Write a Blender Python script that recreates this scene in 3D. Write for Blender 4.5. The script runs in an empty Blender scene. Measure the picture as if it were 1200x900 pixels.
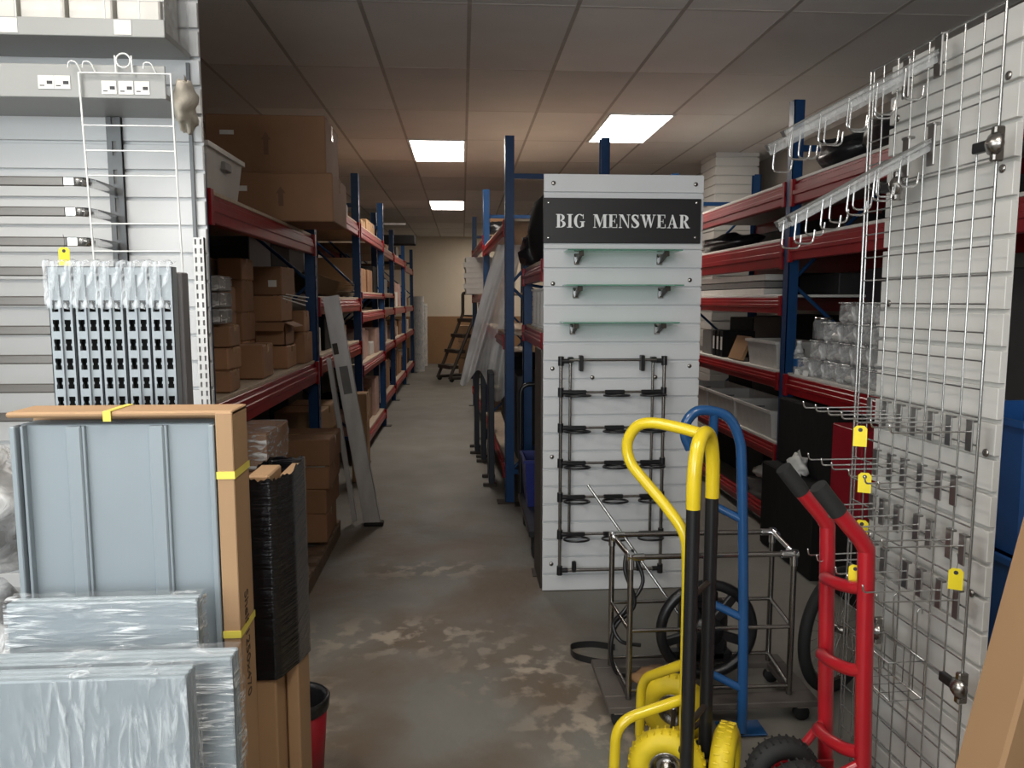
import bpy, bmesh, math, random
from math import sin, cos, pi, radians
from mathutils import Vector, Matrix
random.seed(7)
sc = bpy.context.scene
C = sc.collection

# ------------------------------------------------------------------ materials
def _nodes(name):
    m = bpy.data.materials.new(name); m.use_nodes = True
    nt = m.node_tree; b = nt.nodes['Principled BSDF']
    return m, nt, b

def mat(name, col, rough=0.5, metal=0.0, var=0.08, scale=12.0, bump=0.0, rnd=0.0, coat=0.0, stretch=None, spec=None):
    """plain procedural material: colour broken up by noise, optional bump and per-object tint"""
    m, nt, b = _nodes(name); N = nt.nodes; L = nt.links
    tc = N.new('ShaderNodeTexCoord'); nz = N.new('ShaderNodeTexNoise')
    nz.inputs['Scale'].default_value = scale; nz.inputs['Detail'].default_value = 5
    src = tc.outputs['Object']
    if stretch:
        mp = N.new('ShaderNodeMapping'); mp.inputs['Scale'].default_value = stretch
        L.new(src, mp.inputs['Vector']); src = mp.outputs['Vector']
    L.new(src, nz.inputs['Vector'])
    mr = N.new('ShaderNodeMapRange'); mr.inputs['From Min'].default_value = .3; mr.inputs['From Max'].default_value = .7
    mr.inputs['To Min'].default_value = 1 - var; mr.inputs['To Max'].default_value = 1 + var
    L.new(nz.outputs['Fac'], mr.inputs['Value'])
    val = mr.outputs['Result']
    if rnd:
        oi = N.new('ShaderNodeObjectInfo'); m2 = N.new('ShaderNodeMapRange')
        m2.inputs['To Min'].default_value = 1 - rnd; m2.inputs['To Max'].default_value = 1 + rnd
        L.new(oi.outputs['Random'], m2.inputs['Value'])
        mu = N.new('ShaderNodeMath'); mu.operation = 'MULTIPLY'
        L.new(val, mu.inputs[0]); L.new(m2.outputs['Result'], mu.inputs[1]); val = mu.outputs[0]
    vm = N.new('ShaderNodeVectorMath'); vm.operation = 'SCALE'; vm.inputs[0].default_value = col[:3]
    L.new(val, vm.inputs['Scale']); L.new(vm.outputs['Vector'], b.inputs['Base Color'])
    b.inputs['Roughness'].default_value = rough; b.inputs['Metallic'].default_value = metal
    b.inputs['Coat Weight'].default_value = coat
    if spec is not None: b.inputs['Specular IOR Level'].default_value = spec
    if bump:
        bp = N.new('ShaderNodeBump'); bp.inputs['Strength'].default_value = bump; bp.inputs['Distance'].default_value = .01
        L.new(nz.outputs['Fac'], bp.inputs['Height']); L.new(bp.outputs['Normal'], b.inputs['Normal'])
    return m

def film(name, tint=(.85, .9, .95), clear=.6, scale=9., stretch=(1, 1, 1), rough=.12, streak=.5, patch=6., base=0.0):
    """thin clear plastic: see-through, glossy, with wrinkle highlights painted in as milky streaks"""
    m, nt, b = _nodes(name); N = nt.nodes; L = nt.links
    out = N['Material Output']
    tc = N.new('ShaderNodeTexCoord'); mp = N.new('ShaderNodeMapping'); mp.inputs['Scale'].default_value = stretch
    L.new(tc.outputs['Object'], mp.inputs['Vector'])
    nz = N.new('ShaderNodeTexNoise'); nz.inputs['Scale'].default_value = scale; nz.inputs['Detail'].default_value = 8; nz.inputs['Distortion'].default_value = 1.2
    L.new(mp.outputs['Vector'], nz.inputs['Vector'])
    b.inputs['Base Color'].default_value = (*tint, 1); b.inputs['Roughness'].default_value = rough
    b.inputs['IOR'].default_value = 1.5
    bp = N.new('ShaderNodeBump'); bp.inputs['Strength'].default_value = .8; bp.inputs['Distance'].default_value = .02
    L.new(nz.outputs['Fac'], bp.inputs['Height']); L.new(bp.outputs['Normal'], b.inputs['Normal'])
    tr = N.new('ShaderNodeBsdfTransparent'); mx = N.new('ShaderNodeMixShader')
    mr = N.new('ShaderNodeMapRange'); mr.inputs['From Min'].default_value = .47; mr.inputs['From Max'].default_value = .66
    mr.inputs['To Min'].default_value = 1 - clear; mr.inputs['To Max'].default_value = min(1, 1 - clear + streak)
    n2 = N.new('ShaderNodeTexNoise'); n2.inputs['Scale'].default_value = patch; L.new(tc.outputs['Object'], n2.inputs['Vector'])
    pr = N.new('ShaderNodeMapRange'); pr.inputs['From Min'].default_value = .40; pr.inputs['From Max'].default_value = .54
    pr.inputs['To Min'].default_value = .15; L.new(n2.outputs['Fac'], pr.inputs['Value'])
    mu = N.new('ShaderNodeMath'); mu.operation = 'MULTIPLY'; L.new(pr.outputs['Result'], mu.inputs[1])
    L.new(nz.outputs['Fac'], mr.inputs['Value']); L.new(mr.outputs['Result'], mu.inputs[0])
    ad = N.new('ShaderNodeMath'); ad.operation = 'ADD'; ad.use_clamp = True; ad.inputs[1].default_value = base
    L.new(mu.outputs[0], ad.inputs[0]); L.new(ad.outputs[0], mx.inputs['Fac'])
    L.new(tr.outputs[0], mx.inputs[1]); L.new(b.outputs[0], mx.inputs[2]); L.new(mx.outputs[0], out.inputs['Surface'])
    return m

def emit(name, col, s):
    m, nt, b = _nodes(name)
    b.inputs['Base Color'].default_value = (*col, 1)
    b.inputs['Emission Color'].default_value = (*col, 1); b.inputs['Emission Strength'].default_value = s
    return m

M = {}
M['white_slat'] = mat('white_slat', (.66, .67, .68), .38, var=.03, scale=3)
M['cream_slat'] = mat('cream_slat', (.62, .61, .58), .4, var=.03, scale=3)
M['groove'] = mat('groove', (.16, .16, .16), .6)
M['grey_steel'] = mat('grey_steel', (.275, .32, .35), .42, var=.04, scale=4)
M['light_grey'] = mat('light_grey', (.30, .305, .30), .45, var=.05, scale=4)
M['grey_post'] = mat('grey_post', (.29, .325, .35), .40, .15, var=.05, scale=6)
M['chrome'] = mat('chrome', (.72, .72, .72), .13, 1.0, var=.05)
M['dull_chrome'] = mat('dull_chrome', (.34, .32, .30), .26, 1.0, var=.1)
M['zinc_wire'] = mat('zinc_wire', (.50, .50, .49), .25, .9, var=.06)
M['dark_wire'] = mat('dark_wire', (.30, .29, .28), .3, .9, var=.06)
M['white_wire'] = mat('white_wire', (.74, .75, .74), .35)
M['alu'] = mat('aluminium', (.62, .61, .60), .42, .25, var=.16, scale=10, stretch=(1, 1, .3))
M['black_plastic'] = mat('black_plastic', (.012, .012, .013), .35)
M['black_matt'] = mat('black_matt', (.007, .0065, .0065), .8, bump=.3, spec=.25)
M['black_film'] = mat('black_film', (.006, .006, .008), .13, var=.3, scale=16, bump=.6, stretch=(.5, .5, 7))
M['black_board'] = mat('black_board', (.013, .012, .013), .4)
M['black_bag'] = mat('black_bag', (.012, .012, .014), .28, var=.3, scale=14, bump=.9)
M['yellow'] = mat('yellow_paint', (.78, .58, .02), .26, var=.04, coat=.4)
M['yellow_tyre'] = mat('yellow_tyre', (.74, .56, .02), .55, var=.1)
M['yellow_tag'] = mat('yellow_tag', (.82, .66, .02), .5)
M['yellow_strap'] = mat('yellow_strap', (.78, .66, .10), .4)
M['blue_paint'] = mat('blue_paint', (.014, .075, .21), .26, var=.06, coat=.4)
M['blue_rack'] = mat('blue_rack', (.010, .046, .135), .36, var=.12, spec=.35)
M['blue_tub'] = mat('blue_tub', (.012, .02, .15), .4)
M['blue_crate'] = mat('blue_crate', (.02, .10, .32), .4)
M['red_paint'] = mat('red_paint', (.40, .012, .02), .3, var=.06, coat=.4)
M['red_beam'] = mat('red_beam', (.25, .008, .012), .30, var=.16, scale=5, spec=.3)
M['red_plastic'] = mat('red_plastic', (.30, .008, .02), .4)
M['rubber'] = mat('rubber', (.015, .015, .015), .75, bump=.2)
M['card'] = mat('cardboard', (.30, .158, .082), .75, var=.09, scale=5, rnd=.22, bump=.06)
M['card_pale'] = mat('cardboard_pale', (.40, .245, .13), .72, var=.06, scale=4, rnd=.06, bump=.05)
M['tape'] = mat('parcel_tape', (.40, .25, .13), .2, var=.08)
M['paper'] = mat('paper', (.72, .71, .68), .6)
M['ink'] = mat('ink', (.03, .03, .035), .6)
M['card_ink'] = mat('card_ink', (.06, .035, .02), .7)
M['stamp'] = mat('faded_stamp', (.17, .09, .05), .7)
M['cling_card'] = film('clear_wrap', (.8, .8, .8), .90, 12, (1, 1, 3), .12, .8)
M['letter_white'] = mat('letter_white', (.86, .86, .86), .5, var=.01)
M['dark_fill'] = mat('dark_fill', (.035, .032, .032), .6, rnd=.4)
M['rail_dark_reflect'] = mat('rail_dark_reflect', (.13, .12, .112), .3, .4, var=.25, scale=2, stretch=(.3, 1, 12))  # dark reflection in the chrome rails, painted into their colour
M['dark_post'] = mat('dark_post', (.12, .125, .13), .4, .3)
M['card_shaded'] = mat('cardboard_shaded', (.25, .145, .07), .75, var=.06, scale=4, bump=.04)  # cardboard colour darkened to stand for its backlit face
M['navy'] = mat('navy_panel', (.016, .02, .032), .5)
M['side_grey'] = mat('side_grey', (.17, .165, .17), .5)
M['chip'] = mat('chipboard', (.50, .40, .30), .7, var=.12, scale=40)
M['white_board'] = mat('white_board', (.66, .64, .60), .5, var=.05)
M['tote'] = mat('tote_plastic', (.55, .53, .50), .45)
M['dark_wood'] = mat('dark_wood', (.10, .085, .075), .6, var=.2, scale=6)
M['wood'] = mat('wood', (.17, .11, .07), .6, var=.2, scale=5, stretch=(1, 6, 6))
M['brown_board'] = mat('brown_board', (.30, .17, .08), .6, var=.1, scale=3)
M['dark_steel'] = mat('dark_steel', (.05, .038, .03), .5, .3)
M['grey_plastic'] = mat('grey_plastic', (.20, .195, .19), .5, rnd=.15)
M['milky'] = mat('milky_plastic', (.58, .56, .53), .4, var=.06, bump=.2)
M['pink_paper'] = mat('pink_paper', (.50, .33, .28), .7, var=.15, bump=.3)
M['cream_wall'] = mat('cream_wall', (.80, .69, .54), .7, var=.03, scale=2)
M['grey_wall'] = mat('grey_wall', (.30, .27, .24), .8, var=.06, scale=2)
M['clear'] = film('clear_plastic', (.72, .72, .72), .62, 14, rough=.1, streak=.6, patch=12., base=.10)
M['cling'] = film('cling_film', (.86, .90, .93), .93, 9, (1, 1, 9), .12, .95, 5.5, .05)
M['cling_v'] = film('cling_film_upright', (.80, .85, .89), .93, 9, (6, 6, 1), .12, .62, 5.5, .06)
M['sheet'] = film('plastic_sheet', (.78, .75, .72), .7, 3, (3, 3, .6), .35, .4, 3., .72)
M['acrylic'] = film('acrylic', (.55, .56, .56), .8, 6, (1, 1, 1), .06, .3, 8., .10)
M['lamp'] = emit('lamp_diffuser', (1.0, .92, .83), 19.0)

def glass():
    m, nt, b = _nodes('shelf_glass'); N = nt.nodes; L = nt.links
    b.inputs['Base Color'].default_value = (.35, .62, .52, 1); b.inputs['Roughness'].default_value = .04
    tr = N.new('ShaderNodeBsdfTransparent'); tr.inputs['Color'].default_value = (.62, .88, .78, 1)
    mx = N.new('ShaderNodeMixShader'); fr = N.new('ShaderNodeLayerWeight'); fr.inputs['Blend'].default_value = .35
    L.new(fr.outputs['Facing'], mx.inputs['Fac']); L.new(tr.outputs[0], mx.inputs[1]); L.new(b.outputs[0], mx.inputs[2])
    L.new(mx.outputs[0], N['Material Output'].inputs['Surface']); return m
M['glass'] = glass()

def concrete():
    m, nt, b = _nodes('concrete_floor'); N = nt.nodes; L = nt.links
    tc = N.new('ShaderNodeTexCoord')
    def noise(s, d=6, dist=0.):
        n = N.new('ShaderNodeTexNoise'); n.inputs['Scale'].default_value = s; n.inputs['Detail'].default_value = d
        n.inputs['Distortion'].default_value = dist; L.new(tc.outputs['Object'], n.inputs['Vector']); return n
    def ramp(n, stops):
        r = N.new('ShaderNodeValToRGB'); e = r.color_ramp.elements
        e[0].position, e[0].color = stops[0][0], (*stops[0][1], 1); e[1].position, e[1].color = stops[-1][0], (*stops[-1][1], 1)
        for p, c in stops[1:-1]:
            k = e.new(p); k.color = (*c, 1)
        L.new(n.outputs['Fac'], r.inputs['Fac']); return r
    def mix(fac, a, c):
        x = N.new('ShaderNodeMix'); x.data_type = 'RGBA'
        L.new(fac, x.inputs['Factor']); L.new(a, x.inputs[6]); L.new(c, x.inputs[7]); return x.outputs[2]
    def patch(cx, cy, rx, ry):
        mp = N.new('ShaderNodeMapping'); mp.vector_type = 'TEXTURE'
        mp.inputs['Location'].default_value = (cx, cy, 0); mp.inputs['Scale'].default_value = (rx, ry, 50)
        gr = N.new('ShaderNodeTexGradient'); gr.gradient_type = 'SPHERICAL'
        L.new(tc.outputs['Object'], mp.inputs['Vector']); L.new(mp.outputs['Vector'], gr.inputs['Vector']); return gr.outputs['Fac']
    def ma(op, a, c):
        n = N.new('ShaderNodeMath'); n.operation = op; n.use_clamp = op == 'ADD'
        for k, q in enumerate((a, c)):
            if isinstance(q, (int, float)): n.inputs[k].default_value = q
            else: L.new(q, n.inputs[k])
        return n.outputs[0]
    base = ramp(noise(1.1, 8, .4), [(.3, (.165, .157, .138)), (.55, (.205, .195, .172)), (.75, (.24, .228, .20))])
    # worn brown area in the middle of the aisle mouth
    wear = ma('ADD', patch(-.15, 4.3, 1.5, 2.2), patch(-.3, 3.0, 1.0, 1.1))
    stain = ramp(noise(1.9, 8, .4), [(.40, (0, 0, 0)), (.62, (1, 1, 1))])
    sc_ = N.new('ShaderNodeRGB'); sc_.outputs[0].default_value = (.15, .108, .072, 1)
    st2 = ma('MULTIPLY', stain.outputs['Color'], ma('ADD', ma('MULTIPLY', wear, 1.4), .12))
    c1 = mix(st2, base.outputs['Color'], sc_.outputs[0])
    # flaked pale spots along the edge of the wear
    flake = ma('ADD', ma('ADD', patch(.28, 3.25, .42, .36), patch(-.35, 3.62, .75, .28)), ma('ADD', patch(.5, 2.75, .4, .35), patch(-.75, 2.75, .35, .7)))
    flake = ma('ADD', flake, patch(-.2, 4.55, .5, .2))
    chip = ramp(noise(9.5, 14, .15), [(.50, (0, 0, 0)), (.60, (1, 1, 1))])
    cc = N.new('ShaderNodeRGB'); cc.outputs[0].default_value = (.44, .37, .29, 1)
    c2 = mix(ma('MULTIPLY', chip.outputs['Color'], ma('ADD', ma('MULTIPLY', flake, 1.05), .01)), c1, cc.outputs[0])
    L.new(c2, b.inputs['Base Color'])
    rr = N.new('ShaderNodeMapRange'); rr.inputs['To Min'].default_value = .42; rr.inputs['To Max'].default_value = .75
    L.new(noise(3).outputs['Fac'], rr.inputs['Value']); L.new(rr.outputs['Result'], b.inputs['Roughness'])
    bp = N.new('ShaderNodeBump'); bp.inputs['Strength'].default_value = .25; bp.inputs['Distance'].default_value = .01
    L.new(noise(22, 8).outputs['Fac'], bp.inputs['Height']); L.new(bp.outputs['Normal'], b.inputs['Normal'])
    return m
M['concrete'] = concrete()

def ceiling_tiles():
    m, nt, b = _nodes('ceiling_tiles'); N = nt.nodes; L = nt.links
    tc = N.new('ShaderNodeTexCoord'); sp = N.new('ShaderNodeSeparateXYZ'); L.new(tc.outputs['Object'], sp.inputs[0])
    def ma(op, a, v):
        n = N.new('ShaderNodeMath'); n.operation = op
        L.new(a, n.inputs[0])
        if isinstance(v, (int, float)): n.inputs[1].default_value = v
        else: L.new(v, n.inputs[1])
        return n.outputs[0]
    cells = []
    for ax, off, sz in (('X', .05, .6), ('Y', 6.83, 1.2)):
        d = ma('DIVIDE', ma('SUBTRACT', sp.outputs[ax], off), sz)
        cells.append(ma('FLOOR', d, 0))
    cb = N.new('ShaderNodeCombineXYZ'); L.new(cells[0], cb.inputs[0]); L.new(cells[1], cb.inputs[1])
    wn = N.new('ShaderNodeTexWhiteNoise'); L.new(cb.outputs[0], wn.inputs['Vector'])
    mr = N.new('ShaderNodeMapRange'); mr.inputs['To Min'].default_value = .60; mr.inputs['To Max'].default_value = .82
    L.new(wn.outputs['Value'], mr.inputs['Value'])
    nz = N.new('ShaderNodeTexNoise'); nz.inputs['Scale'].default_value = 2; L.new(tc.outputs['Object'], nz.inputs['Vector'])
    m2 = N.new('ShaderNodeMapRange'); m2.inputs['To Min'].default_value = .9; m2.inputs['To Max'].default_value = 1.1; L.new(nz.outputs['Fac'], m2.inputs['Value'])
    v = ma('MULTIPLY', mr.outputs['Result'], m2.outputs['Result'])
    vm = N.new('ShaderNodeVectorMath'); vm.operation = 'SCALE'; vm.inputs[0].default_value = (1, .975, .955)
    L.new(v, vm.inputs['Scale']); L.new(vm.outputs['Vector'], b.inputs['Base Color'])
    b.inputs['Roughness'].default_value = .9
    return m
M['tiles'] = ceiling_tiles()
M['tbar'] = mat('ceiling_bar', (.40, .37, .35), .7)
M['cbar'] = mat('ceiling_cross_bar', (.60, .57, .55), .8)
M['wainscot'] = mat('wainscot', (.34, .19, .09), .6, var=.06, scale=3)

# ------------------------------------------------------------------ mesh builder
class MB:
    def __init__(s): s.v = []; s.f = []; s.sm = []
    def add(s, vs, fs, smooth=False, T=None):
        o = len(s.v)
        s.v += [tuple(T @ Vector(p)) if T is not None else tuple(p) for p in vs]
        s.f += [tuple(i + o for i in f) for f in fs]; s.sm += [smooth] * len(fs); return s
    def box(s, x0, x1, y0, y1, z0, z1, b=0.0, T=None):
        if b <= 0:
            vs = [(x, y, z) for x in (x0, x1) for y in (y0, y1) for z in (z0, z1)]
            fs = [(0, 1, 3, 2), (4, 6, 7, 5), (0, 4, 5, 1), (2, 3, 7, 6), (0, 2, 6, 4), (1, 5, 7, 3)]
            return s.add(vs, fs, False, T)
        b = min(b, (x1 - x0) * .45, (y1 - y0) * .45, (z1 - z0) * .45)
        lo = (x0, y0, z0); hi = (x1, y1, z1); vs = []; idx = {}
        for sx in (0, 1):
            for sy in (0, 1):
                for sz in (0, 1):
                    sg = (sx, sy, sz)
                    for a in range(3):
                        p = [(hi[k] - b if sg[k] else lo[k] + b) for k in range(3)]
                        p[a] = hi[a] if sg[a] else lo[a]
                        idx[(sg, a)] = len(vs); vs.append(tuple(p))
        fs = []
        for a in range(3):
            o = [k for k in range(3) if k != a]
            for sa in (0, 1):
                q = []
                for u, w in ((0, 0), (1, 0), (1, 1), (0, 1)):
                    sg = [0, 0, 0]; sg[a] = sa; sg[o[0]] = u; sg[o[1]] = w; q.append(idx[(tuple(sg), a)])
                fs.append(tuple(q))
        for a in range(3):
            o = [k for k in range(3) if k != a]
            for u in (0, 1):
                for w in (0, 1):
                    g0 = [0, 0, 0]; g0[o[0]] = u; g0[o[1]] = w; g1 = list(g0); g1[a] = 1
                    g0 = tuple(g0); g1 = tuple(g1)
                    fs.append((idx[(g0, o[0])], idx[(g1, o[0])], idx[(g1, o[1])], idx[(g0, o[1])]))
        for sx in (0, 1):
            for sy in (0, 1):
                for sz in (0, 1):
                    fs.append(tuple(idx[((sx, sy, sz), a)] for a in range(3)))
        return s.add(vs, fs, False, T)
    def tube(s, pts, r, n=10, closed=False, cap=True, T=None):
        P = [Vector(p) for p in pts]; k = len(P); rs = r if isinstance(r, (list, tuple)) else [r] * k
        tg = []
        for i in range(k):
            a = P[i - 1] if (i > 0 or closed) else P[i]; c = P[(i + 1) % k] if (i < k - 1 or closed) else P[i]
            t = (c - a); tg.append(t.normalized() if t.length > 1e-9 else Vector((0, 0, 1)))
        up = Vector((0, 0, 1)) if abs(tg[0].z) < .9 else Vector((1, 0, 0))
        nv = tg[0].cross(up).normalized(); vs = []; fs = []
        for i in range(k):
            nv = (nv - tg[i] * nv.dot(tg[i]))
            nv = nv.normalized() if nv.length > 1e-6 else tg[i].orthogonal().normalized()
            bv = tg[i].cross(nv)
            for j in range(n):
                a = 2 * pi * j / n; vs.append(P[i] + (nv * cos(a) + bv * sin(a)) * rs[i])
        for i in range(k - 1 if not closed else k):
            a = i * n; c = ((i + 1) % k) * n
            for j in range(n): fs.append((a + j, a + (j + 1) % n, c + (j + 1) % n, c + j))
        s.add(vs, fs, True, T)
        if cap and not closed:
            s.add([tuple(v) for v in vs[:n]], [tuple(range(n))], False, T); s.add([tuple(v) for v in vs[-n:]], [tuple(range(n))], False, T)
        return s
    def lathe(s, prof, n=20, T=None, cap=True):
        vs = []; fs = []; k = len(prof)
        for r, z in prof:
            for j in range(n): a = 2 * pi * j / n; vs.append((r * cos(a), r * sin(a), z))
        for i in range(k - 1):
            for j in range(n): fs.append((i * n + j, i * n + (j + 1) % n, (i + 1) * n + (j + 1) % n, (i + 1) * n + j))
        s.add(vs, fs, True, T)
        if cap:
            if prof[0][0] > 1e-5: s.add(vs[:n], [tuple(range(n))], False, T)
            if prof[-1][0] > 1e-5: s.add(vs[-n:], [tuple(range(n))], False, T)
        return s
    def torus(s, R, r, n=32, m=10, T=None, sy=1.0):
        vs = []; fs = []
        for i in range(n):
            a = 2 * pi * i / n
            for j in range(m):
                b = 2 * pi * j / m; q = R + r * cos(b); vs.append((q * cos(a), q * sin(a) * sy, r * sin(b)))
        for i in range(n):
            for j in range(m):
                fs.append((i * m + j, ((i + 1) % n) * m + j, ((i + 1) % n) * m + (j + 1) % m, i * m + (j + 1) % m))
        return s.add(vs, fs, True, T)
    def prism(s, poly, d0, d1, T=None):
        n = len(poly); vs = [(x, d0, z) for x, z in poly] + [(x, d1, z) for x, z in poly]
        fs = [tuple(range(n)), tuple(range(2 * n - 1, n - 1, -1))] + [(i, (i + 1) % n, n + (i + 1) % n, n + i) for i in range(n)]
        return s.add(vs, fs, False, T)
    def grid(s, fn, nu, nv, smooth=True, T=None):
        vs = [fn(i / nu, j / nv) for j in range(nv + 1) for i in range(nu + 1)]
        fs = [(j * (nu + 1) + i, j * (nu + 1) + i + 1, (j + 1) * (nu + 1) + i + 1, (j + 1) * (nu + 1) + i) for j in range(nv) for i in range(nu)]
        return s.add(vs, fs, smooth, T)
    def mesh(s, name):
        me = bpy.data.meshes.new(name); me.from_pydata(s.v, [], s.f); me.update()
        for p, q in zip(me.polygons, s.sm): p.use_smooth = q
        bm = bmesh.new(); bm.from_mesh(me); bmesh.ops.recalc_face_normals(bm, faces=bm.faces); bm.to_mesh(me); bm.free()
        return me

def smooth(pts, n=6):
    P = [Vector(p) for p in pts]; out = []
    for i in range(len(P) - 1):
        a = P[max(i - 1, 0)]; b = P[i]; c = P[i + 1]; d = P[min(i + 2, len(P) - 1)]
        for k in range(n):
            t = k / n
            out.append(.5 * ((2 * b) + (c - a) * t + (2 * a - 5 * b + 4 * c - d) * t * t + (3 * b - a - 3 * c + d) * t ** 3))
    out.append(P[-1]); return out

def fillet(pts, r, n=6):
    """polyline with its corners rounded at radius-like distance r"""
    P = [Vector(p) for p in pts]; out = [P[0]]
    for i in range(1, len(P) - 1):
        a = P[i - 1] - P[i]; c = P[i + 1] - P[i]; d = min(r, a.length * .48, c.length * .48)
        p0 = P[i] + a.normalized() * d; p1 = P[i] + c.normalized() * d
        for k in range(n + 1):
            t = k / n; out.append(p0 * (1 - t) ** 2 + P[i] * 2 * t * (1 - t) + p1 * t * t)
    out.append(P[-1]); return out

def blob(seed, rx, ry, rz, amp=.25, nu=18, nv=12, flat=True):
    rnd = random.Random(seed); ph = [(rnd.uniform(1, 5), rnd.uniform(1, 5), rnd.uniform(0, 6), rnd.uniform(0, 6)) for _ in range(5)]
    m = MB()
    def fn(u, v):
        a = 2 * pi * u; b = pi * (v - .5)
        k = 1 + amp * sum(sin(round(p) * a + c) * cos(q * 2 * b + d) for p, q, c, d in ph) / 2.5
        z = sin(b) * rz * k
        if flat and z < -rz * .75: z = -rz * .75
        return (rx * cos(a) * cos(b) * k, ry * sin(a) * cos(b) * k, z)
    m.grid(fn, nu, nv, True); return m

# ------------------------------------------------------------------ scene bookkeeping
def link(name, mb, m, parent=None, loc=(0, 0, 0), rz=0.0):
    me = mb.mesh(name) if isinstance(mb, MB) else mb
    if isinstance(mb, MB): me.materials.append(M[m] if isinstance(m, str) else m)
    o = bpy.data.objects.new(name, me); C.objects.link(o)
    if parent is not None: o.parent = parent
    o.location = loc; o.rotation_euler = (0, 0, rz); return o
def props(o, label=None, cat=None, group=None, kind=None):
    if label: o['label'] = label
    if cat: o['category'] = cat
    if group: o['group'] = group
    if kind: o['kind'] = kind
    return o
def thing(name, label, cat, loc=(0, 0, 0), rz=0.0, group=None):
    o = bpy.data.objects.new(name, None); C.objects.link(o); o.empty_display_size = .1
    o.location = loc; o.rotation_euler = (0, 0, rz); return props(o, label, cat, group)
def solo(name, label, cat, mb, m, loc=(0, 0, 0), rz=0.0, group=None):
    return props(link(name, mb, m, None, loc, rz), label, cat, group)
def struct(name, mb, m, loc=(0, 0, 0)):
    return props(link(name, mb, m, None, loc), kind='structure')
KIDS = {}
def part(name, mb, m, parent, label=None):
    o = link(name, mb, m, parent)
    if label: o['label'] = label
    KIDS.setdefault(parent.name, []).append(o); return o
def dup(root, loc, rz=None, label=None, group=None):
    r = root.copy(); C.objects.link(r); r.location = loc
    if rz is not None: r.rotation_euler = (0, 0, rz)
    if label: r['label'] = label
    if group: r['group'] = group
    for ch in KIDS.get(root.name, []):
        c = ch.copy(); C.objects.link(c); c.parent = r; KIDS.setdefault(r.name, []).append(c)
        for g in KIDS.get(ch.name, []):
            d = g.copy(); C.objects.link(d); d.parent = c
    return r
ORD = ['first', 'second', 'third', 'fourth', 'fifth', 'sixth', 'seventh', 'eighth', 'ninth', 'tenth']
def RX(a): return Matrix.Rotation(a, 4, 'X')
def RY(a): return Matrix.Rotation(a, 4, 'Y')
def RZ(a): return Matrix.Rotation(a, 4, 'Z')
def TR(x, y, z): return Matrix.Translation((x, y, z))

CEIL = 3.25
# ------------------------------------------------------------------ the room
struct('floor', MB().box(-2.45, 3.6, -3.3, 20.1, -.1, 0), 'concrete')
struct('ceiling', MB().box(-2.45, 3.6, -3.3, 20.1, CEIL, CEIL + .1), 'tiles')
g = MB()
for k in range(-4, 6):
    x = .05 + .6 * k; g.box(x - .012, x + .012, -3.2, 20, CEIL - .002, CEIL + .01)
struct('trim_1', g, 'tbar')
g = MB()
for k in range(-8, 12):
    y = 6.83 + 1.2 * k
    if -3.2 < y < 20: g.box(-2.4, 3.5, y - .012, y + .012, CEIL - .001, CEIL + .01)
struct('trim_3', g, 'cbar')
wl = MB().box(-2.5, -2.4, 1.5, 20.1, 0, CEIL).box(-2.5, -2.4, -3.3, -1.5, 0, CEIL).box(-2.5, -2.4, -1.5, 1.5, 0, 1.1).box(-2.5, -2.4, -1.5, 1.5, 3.0, CEIL)
struct('wall_left', wl, 'grey_wall')
w2 = struct('added_window', MB().box(-2.47, -2.46, -1.5, 1.5, 1.1, 3.0), 'glass')  # unseen window added to go with the extra side light
fr2 = MB()
for y in (-1.47, 0, 1.47): fr2.box(-2.49, -2.42, y - .03, y + .03, 1.1, 3.0, .004)
for z in (1.13, 2.97): fr2.box(-2.49, -2.42, -1.5, 1.5, z - .03, z + .03, .004)
part('window_frame', fr2, 'alu', w2)
struct('wall_right', MB().box(3.5, 3.6, -3.3, 20.1, 0, CEIL), 'grey_wall')
struct('wall_back', MB().box(-2.45, 3.6, 20, 20.1, 0, CEIL), 'cream_wall')
struct('trim_2', MB().box(-2.3, 2.2, 19.96, 20, 0, 1.22, .004), 'wainscot')
wf = MB()
wf.box(-2.45, 3.6, -3.3, -3.2, 0, .9); wf.box(-2.45, 3.6, -3.3, -3.2, 3.0, CEIL)
wf.box(-2.45, -2.4, -3.3, -3.2, .9, 3.0); wf.box(0, 3.6, -3.3, -3.2, .9, 3.0)
struct('wall_front', wf, 'grey_wall')
w = struct('window_1', MB().box(-2.4, 0, -3.27, -3.26, .9, 3.0), 'glass')
fr = MB()
for x in (-2.37, -1.2, -.03): fr.box(x - .03, x + .03, -3.29, -3.22, .9, 3.0, .004)
for z in (.93, 2.97): fr.box(-2.4, 0, -3.29, -3.22, z - .03, z + .03, .004)
part('window_frame', fr, 'alu', w)
# slat-clad column right of the aisle
col = MB().box(2.80, 3.26, 8.5, 9.0, 0, CEIL)
for k in range(33):
    z0 = k * .1; z1 = min(z0 + .09, CEIL - .003); col.box(2.785, 3.275, 8.485, 9.015, z0 + .003, z1, .003)
struct('column', col, 'cream_slat')

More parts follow.
